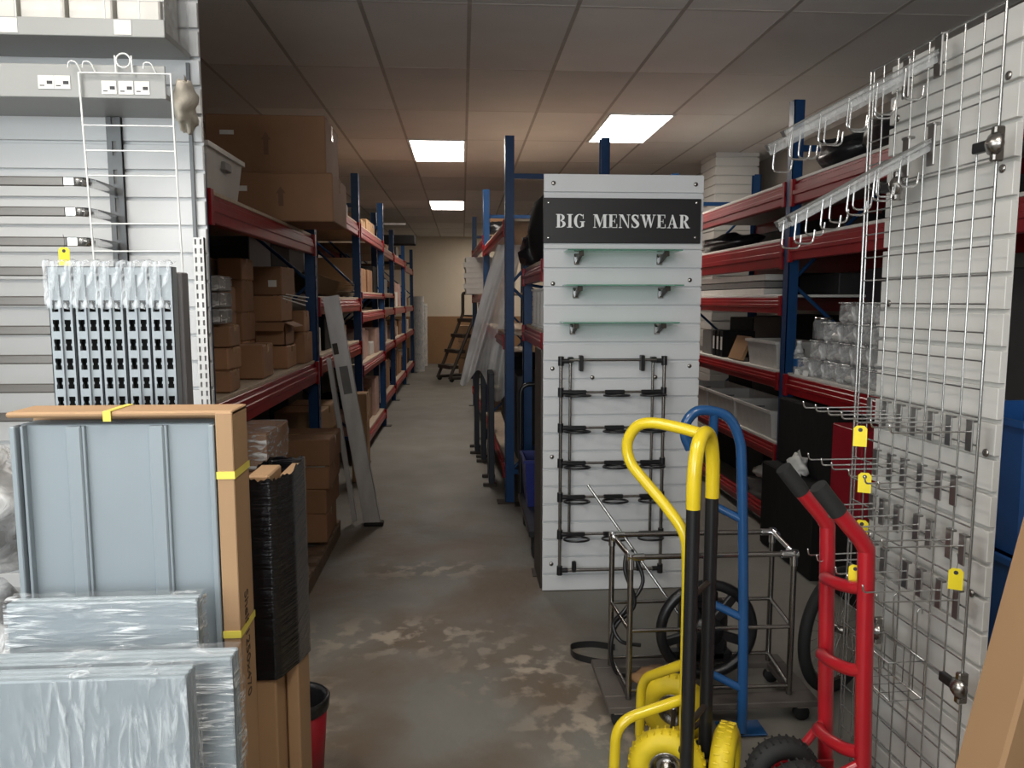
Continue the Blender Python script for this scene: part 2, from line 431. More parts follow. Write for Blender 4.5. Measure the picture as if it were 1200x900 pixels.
def ceiling_light(x0, y0, label):
    t = thing('ceiling_light', label, 'ceiling light', (x0, y0, CEIL), 0, 'ceiling light panels')
    f = MB()
    f.box(0, .6, 0, .025, -.012, 0); f.box(0, .6, 1.175, 1.2, -.012, 0); f.box(0, .025, 0, 1.2, -.012, 0); f.box(.575, .6, 0, 1.2, -.012, 0)
    part('frame', f, 'white_wire', t); part('diffuser', MB().box(.025, .575, .025, 1.175, -.010, -.004), 'lamp', t); return t
L1 = ceiling_light(1.28, 6.83, 'glowing ceiling panel above the black lettered sign, largest of the lit panels')
dup(L1, (-.55, 8.03, CEIL), label='glowing ceiling panel over the left of the aisle, above the mid racks')
dup(L1, (-.55, 12.83, CEIL), label='small far glowing ceiling panel over the end of the aisle')
dup(L1, (.05, -.37, CEIL), label='ceiling panel over the shop floor in front of the racks')
dup(L1, (-1.75, .83, CEIL), label='ceiling panel over the display bay at the left')
dup(L1, (.65, 17.63, CEIL), label='added ceiling panel out of sight, brightening the cream end wall')  # extra panel placed out of sight to brighten the end wall

# ------------------------------------------------------------------ slat boards
def slat_mb(w, h, th=.018, pitch=.1, z0=0.0, gap=.006):
    """slat board in the XZ plane, face towards -Y, grooves as real gaps"""
    m = MB(); m.box(0, w, -.003, 0, z0, z0 + h)
    n = int(h / pitch + .5)
    for k in range(n):
        a = z0 + k * pitch + gap; b = min(z0 + (k + 1) * pitch - gap, z0 + h)
        m.box(0, w, -th, -.002, a, b, .0015)
    return m
def screw(x, y, z, r=.012):
    return MB().lathe([(r, 0), (r, .003), (r * .6, .006), (0, .0065)], 12, TR(x, y, z) @ RX(pi / 2))

# the sign board stand
board = solo('slatwall_panel', 'tall white slatted board standing in mid floor carrying the black sign', 'slatwall', slat_mb(.865, 2.3), 'white_slat', (.437, 4.17, 0))
for x, z in ((.05, 2.25), (.82, 2.25), (.05, 1.72), (.80, 1.74), (.05, 1.26), (.81, 1.27), (.05, .77), (.05, .16), (.62, 1.21), (.27, 1.21)):
    part('screw', screw(x, -.018, z), 'dull_chrome', board)

# ---- sign lettering, drawn as serif capitals
def rect(x0, z0, x1, z1): return [(x0, z0), (x1, z0), (x1, z1), (x0, z1)]
def band(cx, cz, ro, ri, a0, a1, n=18):
    out = []
    for i in range(n):
        t0 = radians(a0 + (a1 - a0) * i / n); t1 = radians(a0 + (a1 - a0) * (i + 1) / n)
        out.append([(cx + ro[0] * cos(t0), cz + ro[1] * sin(t0)), (cx + ro[0] * cos(t1), cz + ro[1] * sin(t1)),
                    (cx + ri[0] * cos(t1), cz + ri[1] * sin(t1)), (cx + ri[0] * cos(t0), cz + ri[1] * sin(t0))])
    return out
def serif(x0, x1, z): return [rect(x0, z, x1, z + .05)]
def s_curve():
    cl = [(.50, .80, .03), (.46, .90, .04), (.30, .965, .04), (.14, .90, .07), (.10, .76, .09), (.20, .62, .11), (.36, .47, .115), (.49, .33, .11), (.51, .20, .09), (.42, .085, .06), (.27, .035, .04), (.12, .09, .04), (.06, .22, .03)]
    pts = smooth([(a, c, b) for a, b, c in cl], 4); out = []
    for i in range(len(pts) - 1):
        p, q = pts[i], pts[i + 1]
        d = Vector((q.x - p.x, q.z - p.z)); d.normalize(); n = Vector((-d.y, d.x)); e = d * .012
        out.append([(p.x + n.x * p.y - e.x, p.z + n.y * p.y - e.y), (q.x + n.x * q.y + e.x, q.z + n.y * q.y + e.y), (q.x - n.x * q.y + e.x, q.z - n.y * q.y + e.y), (p.x - n.x * p.y - e.x, p.z - n.y * p.y - e.y)])
    return out + [rect(.50, .68, .54, .98), rect(.02, .02, .06, .33)]
GL = {
    'I': (.44, [rect(.11, 0, .33, 1)] + serif(0, .44, 0) + serif(0, .44, .95)),
    'B': (.76, [rect(.08, 0, .30, 1)] + serif(0, .36, 0) + serif(0, .36, .95) + band(.34, .755, (.32, .245), (.11, .195), -90, 90) + band(.34, .265, (.40, .265), (.17, .215), -90, 90)),
    'G': (.86, band(.44, .5, (.43, .515), (.21, .465), 52, 318, 28) + [rect(.58, .06, .78, .46), rect(.48, .42, .86, .47), rect(.70, .66, .745, .99), [(.66, .88), (.70, .80), (.745, .99), (.70, .99)]]),
    'M': (1.10, [rect(.10, 0, .15, 1), rect(.80, 0, 1.01, 1), [(.10, 1), (.33, 1), (.60, .28), (.50, .02)], [(.50, .02), (.56, .10), (.84, 1), (.78, 1)]] + serif(0, .26, 0) + serif(.71, 1.10, 0) + serif(.0, .3, .95) + serif(.8, 1.10, .95)),
    'E': (.72, [rect(.08, 0, .30, 1), rect(.3, .95, .64, 1), rect(.3, 0, .68, .05), rect(.3, .48, .5, .525), rect(.60, .74, .645, 1), rect(.64, 0, .69, .28), rect(.475, .36, .515, .65)] + serif(0, .36, 0) + serif(0, .36, .95)),
    'N': (.90, [rect(.10, 0, .15, 1), rect(.74, 0, .79, 1), [(.08, 1), (.32, 1), (.79, .02), (.72, 0)]] + serif(0, .26, 0) + serif(0, .3, .95) + serif(.64, .90, .95)),
    'S': (.60, s_curve()),
    'W': (1.22, [[(.08, 1), (.30, 1), (.48, .22), (.40, 0)], [(.40, 0), (.46, .06), (.66, 1), (.60, 1)], [(.52, 1), (.74, 1), (.90, .22), (.82, 0)], [(.82, 0), (.88, .06), (1.12, 1), (1.06, 1)]] + serif(0, .38, .95) + serif(.48, .80, .95) + serif(.98, 1.22, .95)),
    'A': (.88, [[(.10, 0), (.16, 0), (.46, .92), (.40, 1)], [(.36, 1), (.46, 1), (.80, 0), (.56, 0)], rect(.22, .28, .62, .33)] + serif(0, .27, 0) + serif(.46, .88, 0)),
    'R': (.84, [rect(.08, 0, .30, 1)] + serif(0, .38, 0) + serif(0, .36, .95) + band(.34, .74, (.36, .26), (.14, .21), -90, 90) + [[(.34, .50), (.50, .50), (.80, 0), (.55, 0)]] + serif(.53, .84, 0)),
}
def lettering(text, h, y, gap=.09, space=.55):
    m = MB(); x = 0; k = 0
    for ch in text:
        if ch == ' ': x += space; continue
        w, polys = GL[ch]
        for p in polys:
            k += 1; m.prism([((x + a) * h, b * h) for a, b in p], y - .002 - (k % 7) * .0001, y)
        x += w + gap
    return m, (x - gap) * h
sign = thing('shop_sign', 'black sign reading BIG MENSWEAR in white capitals on the slatted board', 'sign', (.437, 4.17, 0))
part('sign_board', MB().box(-.005, .848, -.034, -.0185, 1.935, 2.172, .002), 'black_board', sign)
lm, lw = lettering('BIG MENSWEAR', .072, -.0345)
s_ = .725 / lw
lm.v = [(.063 + x * s_, y, 2.016 + z * s_ * 1.02) for x, y, z in lm.v]
part('lettering', lm, 'letter_white', sign)
for x, z in ((.022, 2.145), (.822, 2.150), (.022, 1.962), (.818, 1.967)): part('screw', screw(x, -.034, z, .008), 'chrome', sign)

def glass_shelf(x0, x1, z, dep, label):
    t = thing('glass_shelf', label, 'shelf', (.437, 4.152, z), 0, 'glass shelves on the slatted board')
    part('glass_pane', MB().box(x0, x1, -dep, -.012, 0, .007, .001), 'glass', t)
    for x in (x0 + .075, x1 - .075):
        b = MB()
        vs = [(x - .008, -.002, -.060), (x - .008, -.002, -.030), (x - .008, -dep + .05, -.001), (x - .008, -dep + .05, -.022)]
        vs += [(x + .008, p[1], p[2]) for p in vs]
        b.add(vs, [(0, 1, 2, 3), (4, 7, 6, 5), (0, 4, 5, 1), (1, 5, 6, 2), (2, 6, 7, 3), (3, 7, 4, 0)])
        b.box(x - .012, x + .012, -dep + .03, -dep + .055, -.026, -.0005, .002)
        br_ = part('bracket', b, 'dark_steel', t, 'dark tapered bracket')
        part('wall_plate', MB().box(x - .018, x + .014, -.012, 0, -.064, -.006, .002), 'chrome', br_)
    return t
glass_shelf(.105, .705, 1.885, .19, 'topmost glass shelf on chrome brackets, right below the black sign')
glass_shelf(.10, .715, 1.705, .19, 'middle of three glass shelves on the white slatted board')
glass_shelf(.085, .70, 1.510, .18, 'lowest glass shelf, just above the black ring rack')

rk = thing('ring_rack', 'black and chrome hanging rack with rows of black plastic rings', 'rack', (.437, 4.15, 0))
ZL = [1.305, 1.135, .94, .745, .555, .345]
f = MB()
for x in (.09, .655): f.tube([(x, -.05, .12), (x, -.05, 1.33)], .0095, 10)
f.tube([(.09, -.05, 1.31), (.655, -.05, 1.31)], .008, 10); f.tube([(.09, -.05, .14), (.655, -.05, .14)], .0095, 10)
part('frame', f, 'dull_chrome', rk)
f = MB()
for x in (.145, .60): f.tube([(x, -.02, .32), (x, -.02, 1.31)], .008, 8)
part('rear_frame', f, 'dull_chrome', rk)
for z in ZL[1:]: part('rail', MB().tube([(.09, -.05, z), (.655, -.05, z)], .0075, 10), 'dull_chrome', rk)
for z in ZL + [.14]:
    for x in (.09, .655): part('joint', MB().tube([(x, -.05, z - .025), (x, -.05, z + .025)], .016, 12).tube([(x, -.05, z), (x + (.045 if x < .3 else -.045), -.05, z)], .013, 10), 'black_plastic', rk)
for x in (.17, .53): part('peg', MB().box(x - .012, x + .012, -.062, -.038, .13, .19, .004), 'black_plastic', rk)
for x in (.145, .60): part('joint', MB().box(x - .015, x + .015, -.05, -.005, 1.295, 1.325, .004), 'black_plastic', rk)
for x in (.20, .535): part('hanging_clip', MB().box(x - .010, x + .010, -.068, -.016, 1.25, 1.335, .003), 'black_plastic', rk)
for z in ZL[1:]:
    for x in (.175, .385, .585):
        r = MB().torus(.068, .006, 28, 8, TR(x, -.105, z - .012) @ RX(radians(-4)), .8)
        r.box(x - .055, x + .055, -.062, -.044, z - .010, z + .012, .004)
        part('ring', r, 'black_plastic', rk)

# ------------------------------------------------------------------ pallet racks
def post_mb(x, y, h, s=1):
    """open C section 80 x 70 with a row of slots suggested by small raised lips"""
    m = MB(); w = .04
    m.box(x - .003 * s - .003, x - .003 * s + .003, y - w, y + w, 0, h, 0)
    m.box(min(x, x - .07 * s), max(x, x - .07 * s), y - w, y - w + .004, 0, h, 0); m.box(min(x, x - .07 * s), max(x, x - .07 * s), y + w - .004, y + w, 0, h, 0)
    for z in range(int(h / .075)):
        m.box(x - .001, x + .0025, y - .012, y + .012, .05 + z * .075, .07 + z * .075)
    return m
def beam_mb(x, y0, y1, zt, h, s=1):
    """stepped box beam with a ledge; s = +1 when the aisle is on +X"""
    m = MB(); d = .045
    a, b = (x - d, x) if s > 0 else (x, x + d)
    m.box(a, b, y0, y1, zt - h, zt - .022, .005)
    c, e = (x - d, x - .018) if s > 0 else (x + .018, x + d)
    m.box(c, e, y0, y1, zt - .024, zt, .004)
    m.box(min(x - .01, x + .006), max(x - .01, x + .006), y0, y1, zt - h * .62, zt - h * .42, .003)
    for y in (y0, y1):
        q = .02 if y == y0 else -.02
        m.box(x - .012, x + .012, min(y, y + q * 2), max(y, y + q * 2), zt - h - .012, zt + .012, .003)
    return m
def pallet_rack(label, x, s, depth, frames, top, bays, deck='chip', rz=0.0):
    """x: aisle face; s=+1 aisle to the right of it; bays: list of [(z_top, beam_h, deck?)]"""
    t = thing('pallet_rack', label, 'rack', (x, frames[0], 0), rz, 'pallet racks')
    y0 = frames[0]; xr = -depth * s
    for k, fy in enumerate(frames):
        h = top[k] if isinstance(top, list) else top
        part('post', post_mb(0, fy - y0, h, s), 'blue_rack', t)
        part('post', post_mb(xr, fy - y0, h, -s), 'blue_rack', t)
        b = MB(); zz = [.25, 1.0, 1.75, h - .3]
        for i in range(3):
            b.tube([(-.04 * s, fy - y0, zz[i]), (xr + .04 * s, fy - y0, zz[i + 1])] if i % 2 == 0 else [(xr + .04 * s, fy - y0, zz[i]), (-.04 * s, fy - y0, zz[i + 1])], .013, 6)
        part('diagonal_brace', b, 'blue_rack', t)
        for z in (.25, h - .3): part('cross_brace', MB().box(min(xr, 0) + .03, max(xr, 0) - .03, fy - y0 - .015, fy - y0 + .015, z - .02, z + .02, .003), 'blue_rack', t)
        for q in (0, xr): part('foot_plate', MB().box(q - .065, q + .065, fy - y0 - .065, fy - y0 + .065, 0, .008, .002), 'dark_steel', t)
    for k, lv in enumerate(bays):
        a = frames[k] - y0 + .042; b = frames[k + 1] - y0 - .042
        for z, h, dk in lv:
            part('beam', beam_mb(0, a, b, z, h, s), 'red_beam', t)
            part('beam', beam_mb(xr, a, b, z, h, -s), 'red_beam', t)
            if dk: part('shelf_board', MB().box(min(xr, 0) + .02, max(xr, 0) - .02, a, b, z + .001, z + .019, .002), deck, t)
    return t

LX = -1.0
pallet_rack('blue and red pallet rack lining the left of the aisle behind the white display bay', LX, 1, .9, [3.12, 5.4, 7.7, 10.0], [2.2, 2.75, 2.85, 2.85],
            [[(2.06, .12, 1), (1.20, .13, 1)], [(2.37, .12, 1), (1.64, .11, 1), (1.22, .11, 1)], [(2.37, .12, 1), (1.70, .05, 1), (1.50, .09, 1), (.97, .10, 1), (.22, .10, 1)]])
pallet_rack('far pallet rack on the left running up to the cream end wall', LX - .10, 1, .9, [10.15, 12.6, 15.0, 17.4], 2.75,
            [[(2.37, .11, 1), (1.72, .05, 1), (1.5, .09, 1), (.98, .1, 1), (.24, .1, 1)], [(2.37, .11, 1), (1.5, .1, 1), (.98, .1, 1), (.26, .1, 1)], [(2.3, .11, 1), (1.5, .1, 1), (.98, .1, 1), (.26, .1, 1)]])
pallet_rack('blue framed pallet rack right of the aisle behind the slatted sign board', .335, -1, .82, [6.1, 9.0, 11.9], 2.89,
            [[(2.25, .11, 1), (1.35, .1, 1), (.3, .1, 1)], [(2.37, .12, 1), (1.70, .1, 1), (.9, .1, 1), (.3, .1, 1)]], rz=radians(1.8))
pallet_rack('short low rack bay hidden behind the slatted sign board', .47, -1, .75, [4.45, 6.0], 1.95, [[(1.86, .11, 1), (1.43, .1, 1)]])
pallet_rack('blue and red pallet rack along the right wall behind the wire grid', 2.15, -1, .93, [2.14, 5.04, 7.95], 2.92,
            [[(2.40, .15, 1), (2.03, .14, 1), (1.13, .12, 1)], [(2.40, .14, 1), (2.03, .18, 1), (1.65, .11, 1), (1.13, .1, 1), (.63, .1, 1), (.16, .1, 0)]], 'white_board')

# ------------------------------------------------------------------ cartons
def carton(label, x0, x1, y0, y1, z0, z1, rz=0., m='card', group=None, tape=True, sticker=None, mark=False, name='cardboard_box', cat='box'):
    sx, sy, sz = x1 - x0, y1 - y0, z1 - z0
    b = MB().box(-sx / 2, sx / 2, -sy / 2, sy / 2, 0, sz, .006)
    b.box(-sx / 2 + .004, sx / 2 - .004, -sy / 2 + .004, -.002, sz - .001, sz + .002); b.box(-sx / 2 + .004, sx / 2 - .004, .002, sy / 2 - .004, sz - .001, sz + .002)
    o = solo(name, label, cat, b, m, ((x0 + x1) / 2, (y0 + y1) / 2, z0), rz, group)
    if tape:
        t = MB().box(-sx / 2 - .0012, sx / 2 + .0012, -.024, .024, sz * .72, sz + .0032)
        part('tape', t, 'tape', o)
    if sticker:
        u, v, a, c = sticker
        part('sticker', MB().box(-sx / 2 + u * sx, -sx / 2 + u * sx + a, -sy / 2 - .001, -sy / 2, v * sz, v * sz + c), 'paper', o, 'white printed sticker')
    if mark:
        part('stamp', MB().prism([(-.014, sz * .32), (.014, sz * .32), (.014, sz * .58), (.028, sz * .58), (0, sz * .72), (-.028, sz * .58), (-.014, sz * .58)], -sy / 2 - .001, -sy / 2), 'stamp', o, 'faded printed arrow')
    return o
def open_carton(label, x0, x1, y0, y1, z0, z1, rz=0., group=None, m='card'):
    sx, sy, sz = (x1 - x0) / 2, (y1 - y0) / 2, z1 - z0; t = .006
    o = solo('open_cardboard_box', label, 'box', MB().box(-sx, sx, -sy, sy, 0, t).box(-sx, -sx + t, -sy, sy, 0, sz).box(sx - t, sx, -sy, sy, 0, sz).box(-sx, sx, -sy, -sy + t, 0, sz).box(-sx, sx, sy - t, sy, 0, sz), m, ((x0 + x1) / 2, (y0 + y1) / 2, z0), rz, group)
    fl = MB().box(-sx, sx, -.004, 0, 0, sy * .7, 0, TR(0, -sy, sz) @ RX(radians(125)))
    part('flap', fl, m, o)
    part('flap', MB().box(0, .004, -sy, sy, 0, sx * .7, 0, TR(sx, 0, sz) @ RY(radians(115))), m, o)
    return o
def wrapped(label, x0, x1, y0, y1, z0, z1, group=None, inner='card', flm='clear', name='wrapped_pack', cat='pack'):
    flm = 'cling_card' if inner == 'card' else flm
    o = carton(label, x0, x1, y0, y1, z0, z1, 0, inner, group, False, name=name, cat=cat)
    sx, sy, sz = (x1 - x0) / 2, (y1 - y0) / 2, z1 - z0
    q = MB(); rnd = random.Random(hash((round(x0, 2), round(z0, 2))) & 999)
    def shell(a, b, c, d):
        pass
    for face in range(3):
        def fn(u, v, f_=face):
            w = .003 + .005 * abs(sin(u * 9 + v * 7 + f_) * sin(v * 13 + u * 5)) * min(1, 8 * min(u, v, 1 - u, 1 - v))
            if f_ == 0: return (-sx + 2 * sx * u, -sy - w, .004 + (sz - .004) * v)
            if f_ == 1: return (sx + w, -sy + 2 * sy * u, .004 + (sz - .004) * v)
            return (-sx + 2 * sx * u, -sy + 2 * sy * v, sz + w)
        q.grid(fn, 8, 8)
    part('wrapping_film', q, flm, o, 'shiny clear film')
    return o

# left rack, near bay, top beam
carton('large brown carton overhanging the top shelf, lower of the two stacked near the ceiling', -1.34, -.745, 4.6, 5.12, 2.085, 2.36, sticker=(.03, .62, .09, .03), mark=True)
carton('large brown carton on top of the other big carton near the ceiling', -1.47, -.79, 4.64, 5.14, 2.363, 2.69, .012, sticker=(.12, .66, .08, .025), mark=True)
carton('brown carton at the left of the top shelf behind the grey tote', -1.86, -1.49, 4.3, 4.9, 2.085, 2.5)
tt = MB(); h_ = .175
def tub(x0, x1, y0, y1, h, ins=.02, lip=.012, t=.005):
    m = MB(); cx, cy = (x0 + x1) / 2, (y0 + y1) / 2
    ring = lambda a, z: [(x0 - a, y0 - a, z), (x1 + a, y0 - a, z), (x1 + a, y1 + a, z), (x0 - a, y1 + a, z)]
    lv = [ring(-ins, 0), ring(0, h - .02), ring(lip, h - .02), ring(lip, h), ring(-t, h), ring(-ins - t, t)]
    vs = sum(lv, []); fs = [(0, 1, 2, 3), (20, 21, 22, 23)]
    for i in range(5):
        for k in range(4): fs.append((i * 4 + k, i * 4 + (k + 1) % 4, i * 4 + 4 + (k + 1) % 4, i * 4 + 4 + k))
    return m.add(vs, fs)
def tote(label, x0, x1, y0, y1, z0, h, m='tote', group=None, name='plastic_tote', cat='tote', handle=True):
    sx, sy = (x1 - x0) / 2, (y1 - y0) / 2
    o = solo(name, label, cat, tub(-sx, sx, -sy, sy, h), m, ((x0 + x1) / 2, (y0 + y1) / 2, z0), 0, group)
    if handle:
        b = MB()
        for s in (-1, 1): b.box(-.05, .05, s * sy - .012, s * sy + .012, h * .55, h * .75, .005)
        b.box(sx - .012, sx + .012, -.05, .05, h * .55, h * .75, .005)
        part('handle', b, 'grey_plastic', o)
    return o
tote('pale grey plastic tote on the top shelf beside the white display bay', -1.30, -1.025, 3.25, 3.75, 2.085, .185)
# near bay, lower shelf (z 1.22)
Z = 1.222
K = 'small cartons stacked on the shelf beside the display bay'
lvl = 0
names_A = ['bottom', 'second', 'third']
for i, (x0, x1) in enumerate(((-1.27, -1.155), (-1.145, -1.03))):
    for k in range(3):
        carton(f'small brown carton, {names_A[k]} of {"inner" if i == 0 else "outer"} stack beside the display bay', x0 + .005 * k, x1 + .004 * k, 3.42 + .03 * i, 3.62, Z + .1005 * k, Z + .1 * (k + 1) - .004, (.05, -.06, .03)[k], group=K)
for k, z in enumerate((Z + .305, Z + .375, Z + .447)):
    wrapped(f'{["lowest", "middle", "topmost"][k]} shiny film wrapped pack on the small cartons beside the display bay', -1.27 + .02 * k, -1.05, 3.42, 3.60, z, z + .065, 'film wrapped packs', 'grey_plastic', 'cling_card')
K2 = 'brown cartons filling the near left shelf'
for i, (x0, x1, y0, y1, zs) in enumerate((
        (-1.36, -1.19, 3.95, 4.2, [1.222, 1.34, 1.46, 1.57, 1.70]),
        (-1.18, -1.04, 4.05, 4.3, [1.222, 1.40])
)):
    for k in range(len(zs) - 1):
        carton(f'brown carton, {ORD[k]} from the shelf in the {["taller middle", "shorter middle"][i]} stack of the near left rack', x0, x1 - .006 * k, y0, y1, zs[k] + .001, zs[k + 1] - .003, .03 * (-1) ** k, group=K2)
K3 = 'cartons packed behind the small cartons'
for k, (a, b) in enumerate(((1.222, 1.40), (1.402, 1.56), (1.562, 1.74), (1.742, 1.86))):
    carton(f'brown carton, {ORD[k]} up in the column right of the small cartons', -1.37 + .008 * k, -1.215, 4.34 + .01 * k, 4.6, a, b, .02 * (-1) ** k, group=K3)
for k, (a, b) in enumerate(((1.222, 1.42), (1.422, 1.60), (1.602, 1.80))):
    carton(f'brown carton, {ORD[k]} up in the dark rear column of the near left shelf', -1.60, -1.40, 4.6, 4.95, a, b, group=K3)
carton('wide brown carton topping the far end pile on the near left shelf', -1.28, -1.08, 4.75, 5.05, 1.66, 1.83, -.05, sticker=(.6, .3, .05, .04))
carton('brown carton under the wide carton at the far end of the near left shelf', -1.30, -1.09, 4.72, 5.03, 1.502, 1.655)
open_carton('open brown carton lying with loose flaps at the far end of the near left shelf', -1.24, -1.06, 4.68, 4.92, 1.36, 1.50)
carton('brown carton at the bottom of the far end pile on the near left shelf', -1.28, -1.05, 4.66, 4.94, 1.222, 1.356, .02)
carton('narrow brown carton at the front edge of the near left shelf', -1.12, -1.02, 5.02, 5.3, 1.222, 1.42)
carton('brown carton resting on the narrow carton by the blue post', -1.14, -1.03, 5.05, 5.3, 1.424, 1.56, .06)
carton('big brown carton deep inside the near left shelf', -1.78, -1.40, 4.1, 4.6, 1.222, 1.66)
carton('long brown carton laid on the big carton deep inside the near left shelf', -1.78, -1.38, 4.1, 4.62, 1.664, 1.86)
sl = MB()
for k in range(3): sl.box(-.14, .14, -.01 + .03 * k, .01 + .03 * k, .012 * k, .012 * k + .006, 0, RY(radians(18 - 5 * k)))
solo('card_offcuts', 'thin pale strips sticking out of the carton pile on the near left shelf', 'strips', sl, 'white_board', (-1.09, 4.78, 1.69 - .05), 0)
# below the near bay
wrapped('film wrapped carton pack under the near left shelf, upper of two', -1.16, -.84, 3.3, 3.7, .90, 1.06, 'wrapped cartons under the shelf', 'card')
wrapped('film wrapped carton pack under the near left shelf, lower of two', -1.17, -.85, 3.3, 3.7, .735, .895, 'wrapped cartons under the shelf', 'card')
carton('big carton under the film wrapped packs below the near left shelf', -1.2, -.86, 3.28, 3.75, .12, .73)
solo('wood_pallet', 'low wooden pallet under the carton stacks of the near left rack', 'pallet', (lambda m: [m.box(-.3, .3, y, y + .09, .09, .11, .002) for y in [0, .2, .4, .6, .8, 1.0, 1.2, 1.4, 1.6, 1.8, 2.0]] and [m.box(x, x + .08, 0, 2.09, 0, .09, .003) for x in (-.3, -.04, .22)] and m)(MB()), 'wood', (-1.16, 3.2, 0))
S4 = [(.115, .30), (.302, .455), (.457, .60), (.605, .77)]
for k, (a, b) in enumerate(S4):
    carton(f'flat brown carton, {["bottom", "second", "third", "top"][k]} of the floor stack left of the silver ladder', -1.19 - .01 * k, -.865 + .012 * k, 4.75, 5.2, a, b, (.03, -.02, .02, 0)[k], group='floor stack left of the ladder', sticker=None)
solo('pallet_label_board', 'thin white board laid between the cartons left of the silver ladder', 'board', MB().box(-.17, .17, -.1, .1, 0, .0015), 'white_board', (-1.03, 4.845, .6025))
# bay two
carton('tall narrow carton standing on the floor behind the silver ladder', -1.0, -.86, 6.85, 7.05, 0, .80, 0, 'card_pale')
for k in range(4):
    carton(f'pale carton lying in the {ORD[k]} layer up from the floor behind the silver ladder', -1.4, -1.06, 5.75, 6.5, .002 + .2 * k, .2 * (k + 1) - .002, .02 * (-1) ** k, 'card_pale', group='pale cartons behind the ladder')
for k in range(6):
    def fn(u, v, k=k): return (-.10 + .2 * u, -1.0 + 2.0 * v, .016 * k + .10 * (v - .62) ** 2)
    m_ = MB().grid(fn, 2, 14); m_.grid(lambda u, v: tuple(Vector(fn(u, v)) + Vector((0, 0, .012))), 2, 14)
    solo('curved_board', f'{["lowest", "second lowest", "third lowest", "third highest", "second highest", "topmost"][k]} thin bowed board on the red shelf beyond the ladder', 'board', m_, 'chip', (-1.12, 6.45, 1.665 + .006 * k), 0, 'bowed boards on the red shelf')
MISC = 'assorted stock on the far left racks'
def stock(x0, y0, y1, zs, tall, n, seedv, where):
    r = random.Random(seedv); y = y0
    kinds = ['card', 'card', 'grey_plastic', 'black_matt', 'white_board', 'pink_paper', 'card_pale']
    dn = {'card': 'brown carton', 'grey_plastic': 'dark grey box', 'black_matt': 'black box', 'white_board': 'white box', 'pink_paper': 'pinkish paper parcel', 'card_pale': 'pale carton'}
    step = (y1 - y0) / n; i = 0
    for k in range(n):
        w = step * r.uniform(.7, .93); d = r.uniform(.28, .55); h = tall * r.uniform(.35, .95); kd = kinds[r.randrange(len(kinds))]
        carton(f'{dn[kd]} {where}, {ORD[k]} along', x0 - d, x0 - r.uniform(.0, .05), y, y + w, zs, zs + h, 0, kd, MISC, kd.startswith('card'))
        y += step
stock(-1.06, 5.6, 7.5, 1.241, .32, 4, 3, 'on the lower shelf of the second left bay')
stock(-1.06, 7.85, 9.8, 2.391, .18, 4, 4, 'on the topmost shelf of the third left bay')
stock(-1.05, 7.85, 9.85, 1.721, .40, 4, 5, 'on the upper shelf of the third left bay')
stock(-1.05, 7.85, 9.85, .991, .36, 5, 6, 'on the waist high shelf, third left bay')
stock(-1.05, 7.85, 9.85, .241, .55, 4, 8, 'on the bottom shelf of the third left bay')
for q, (a, b) in enumerate(((10.3, 12.45), (12.75, 14.85), (15.15, 17.2))):
    wq = ['fourth', 'fifth', 'sixth'][q] + ' left bay'
    stock(-1.16, a, b, 2.391 if q < 2 else 2.321, .2, 4, 9 + q, f'on the topmost shelf, {wq}')
    stock(-1.16, a, b, 1.741 if q == 0 else 1.521, .45, 4, 20 + q, f'on the upper shelf, {wq}')
    stock(-1.16, a, b, 1.001, .36, 4, 30 + q, f'on the waist high shelf, {wq}')
    stock(-1.16, a, b, .281, .5, 4, 40 + q, f'on the bottom shelf, {wq}')
stock(-1.06, 5.6, 7.5, 2.391, .14, 3, 14, 'on the topmost shelf of the second left bay')
# dark boxes added to darken the backs of the shelves
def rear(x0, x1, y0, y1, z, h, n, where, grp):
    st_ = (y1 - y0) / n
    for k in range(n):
        carton(f'added dark box at the back {where}, {ORD[k]} along', x0, x1, y0 + st_ * k, y0 + st_ * (k + 1) - .02, z, z + h * (.86, 1, .93)[k % 3], 0, 'black_matt' if k % 2 else 'dark_fill', grp, False)
rear(.44, .98, 6.25, 8.85, .322, .80, 4, 'of the low shelf beneath the polythene sheet', 'added dark boxes under the middle rack')
G2 = 'added dark boxes at the back of the right rack'
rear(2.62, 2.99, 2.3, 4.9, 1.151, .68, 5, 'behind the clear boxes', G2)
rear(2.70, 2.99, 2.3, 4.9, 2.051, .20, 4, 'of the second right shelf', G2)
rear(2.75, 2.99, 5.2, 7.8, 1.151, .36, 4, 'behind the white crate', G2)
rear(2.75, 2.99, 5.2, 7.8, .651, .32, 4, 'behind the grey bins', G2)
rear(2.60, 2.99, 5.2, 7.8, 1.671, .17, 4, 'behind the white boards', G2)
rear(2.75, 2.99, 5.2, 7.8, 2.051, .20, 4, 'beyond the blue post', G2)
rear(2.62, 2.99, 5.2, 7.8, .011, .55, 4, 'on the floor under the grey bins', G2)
G3 = 'added dark boxes at the back of the left rack'
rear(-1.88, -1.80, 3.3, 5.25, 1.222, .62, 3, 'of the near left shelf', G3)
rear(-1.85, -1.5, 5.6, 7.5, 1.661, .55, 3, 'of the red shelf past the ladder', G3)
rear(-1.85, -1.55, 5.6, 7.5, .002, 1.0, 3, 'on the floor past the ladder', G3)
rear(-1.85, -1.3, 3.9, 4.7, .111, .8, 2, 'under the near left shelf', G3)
solo('black_case', 'black case end sticking out above the far left rack against the cream wall', 'case', MB().box(-.4, .28, -.2, .2, 0, .16, .01), 'black_matt', (-1.1, 13.8, 2.60), 0)
solo('metal_tube', 'thin pale tube poking out from the top of the far left rack', 'tube', MB().tube([(-.5, 0, .02), (.35, 0, .02)], .018, 10), 'alu', (-1.13, 10.9, 2.66), 0)

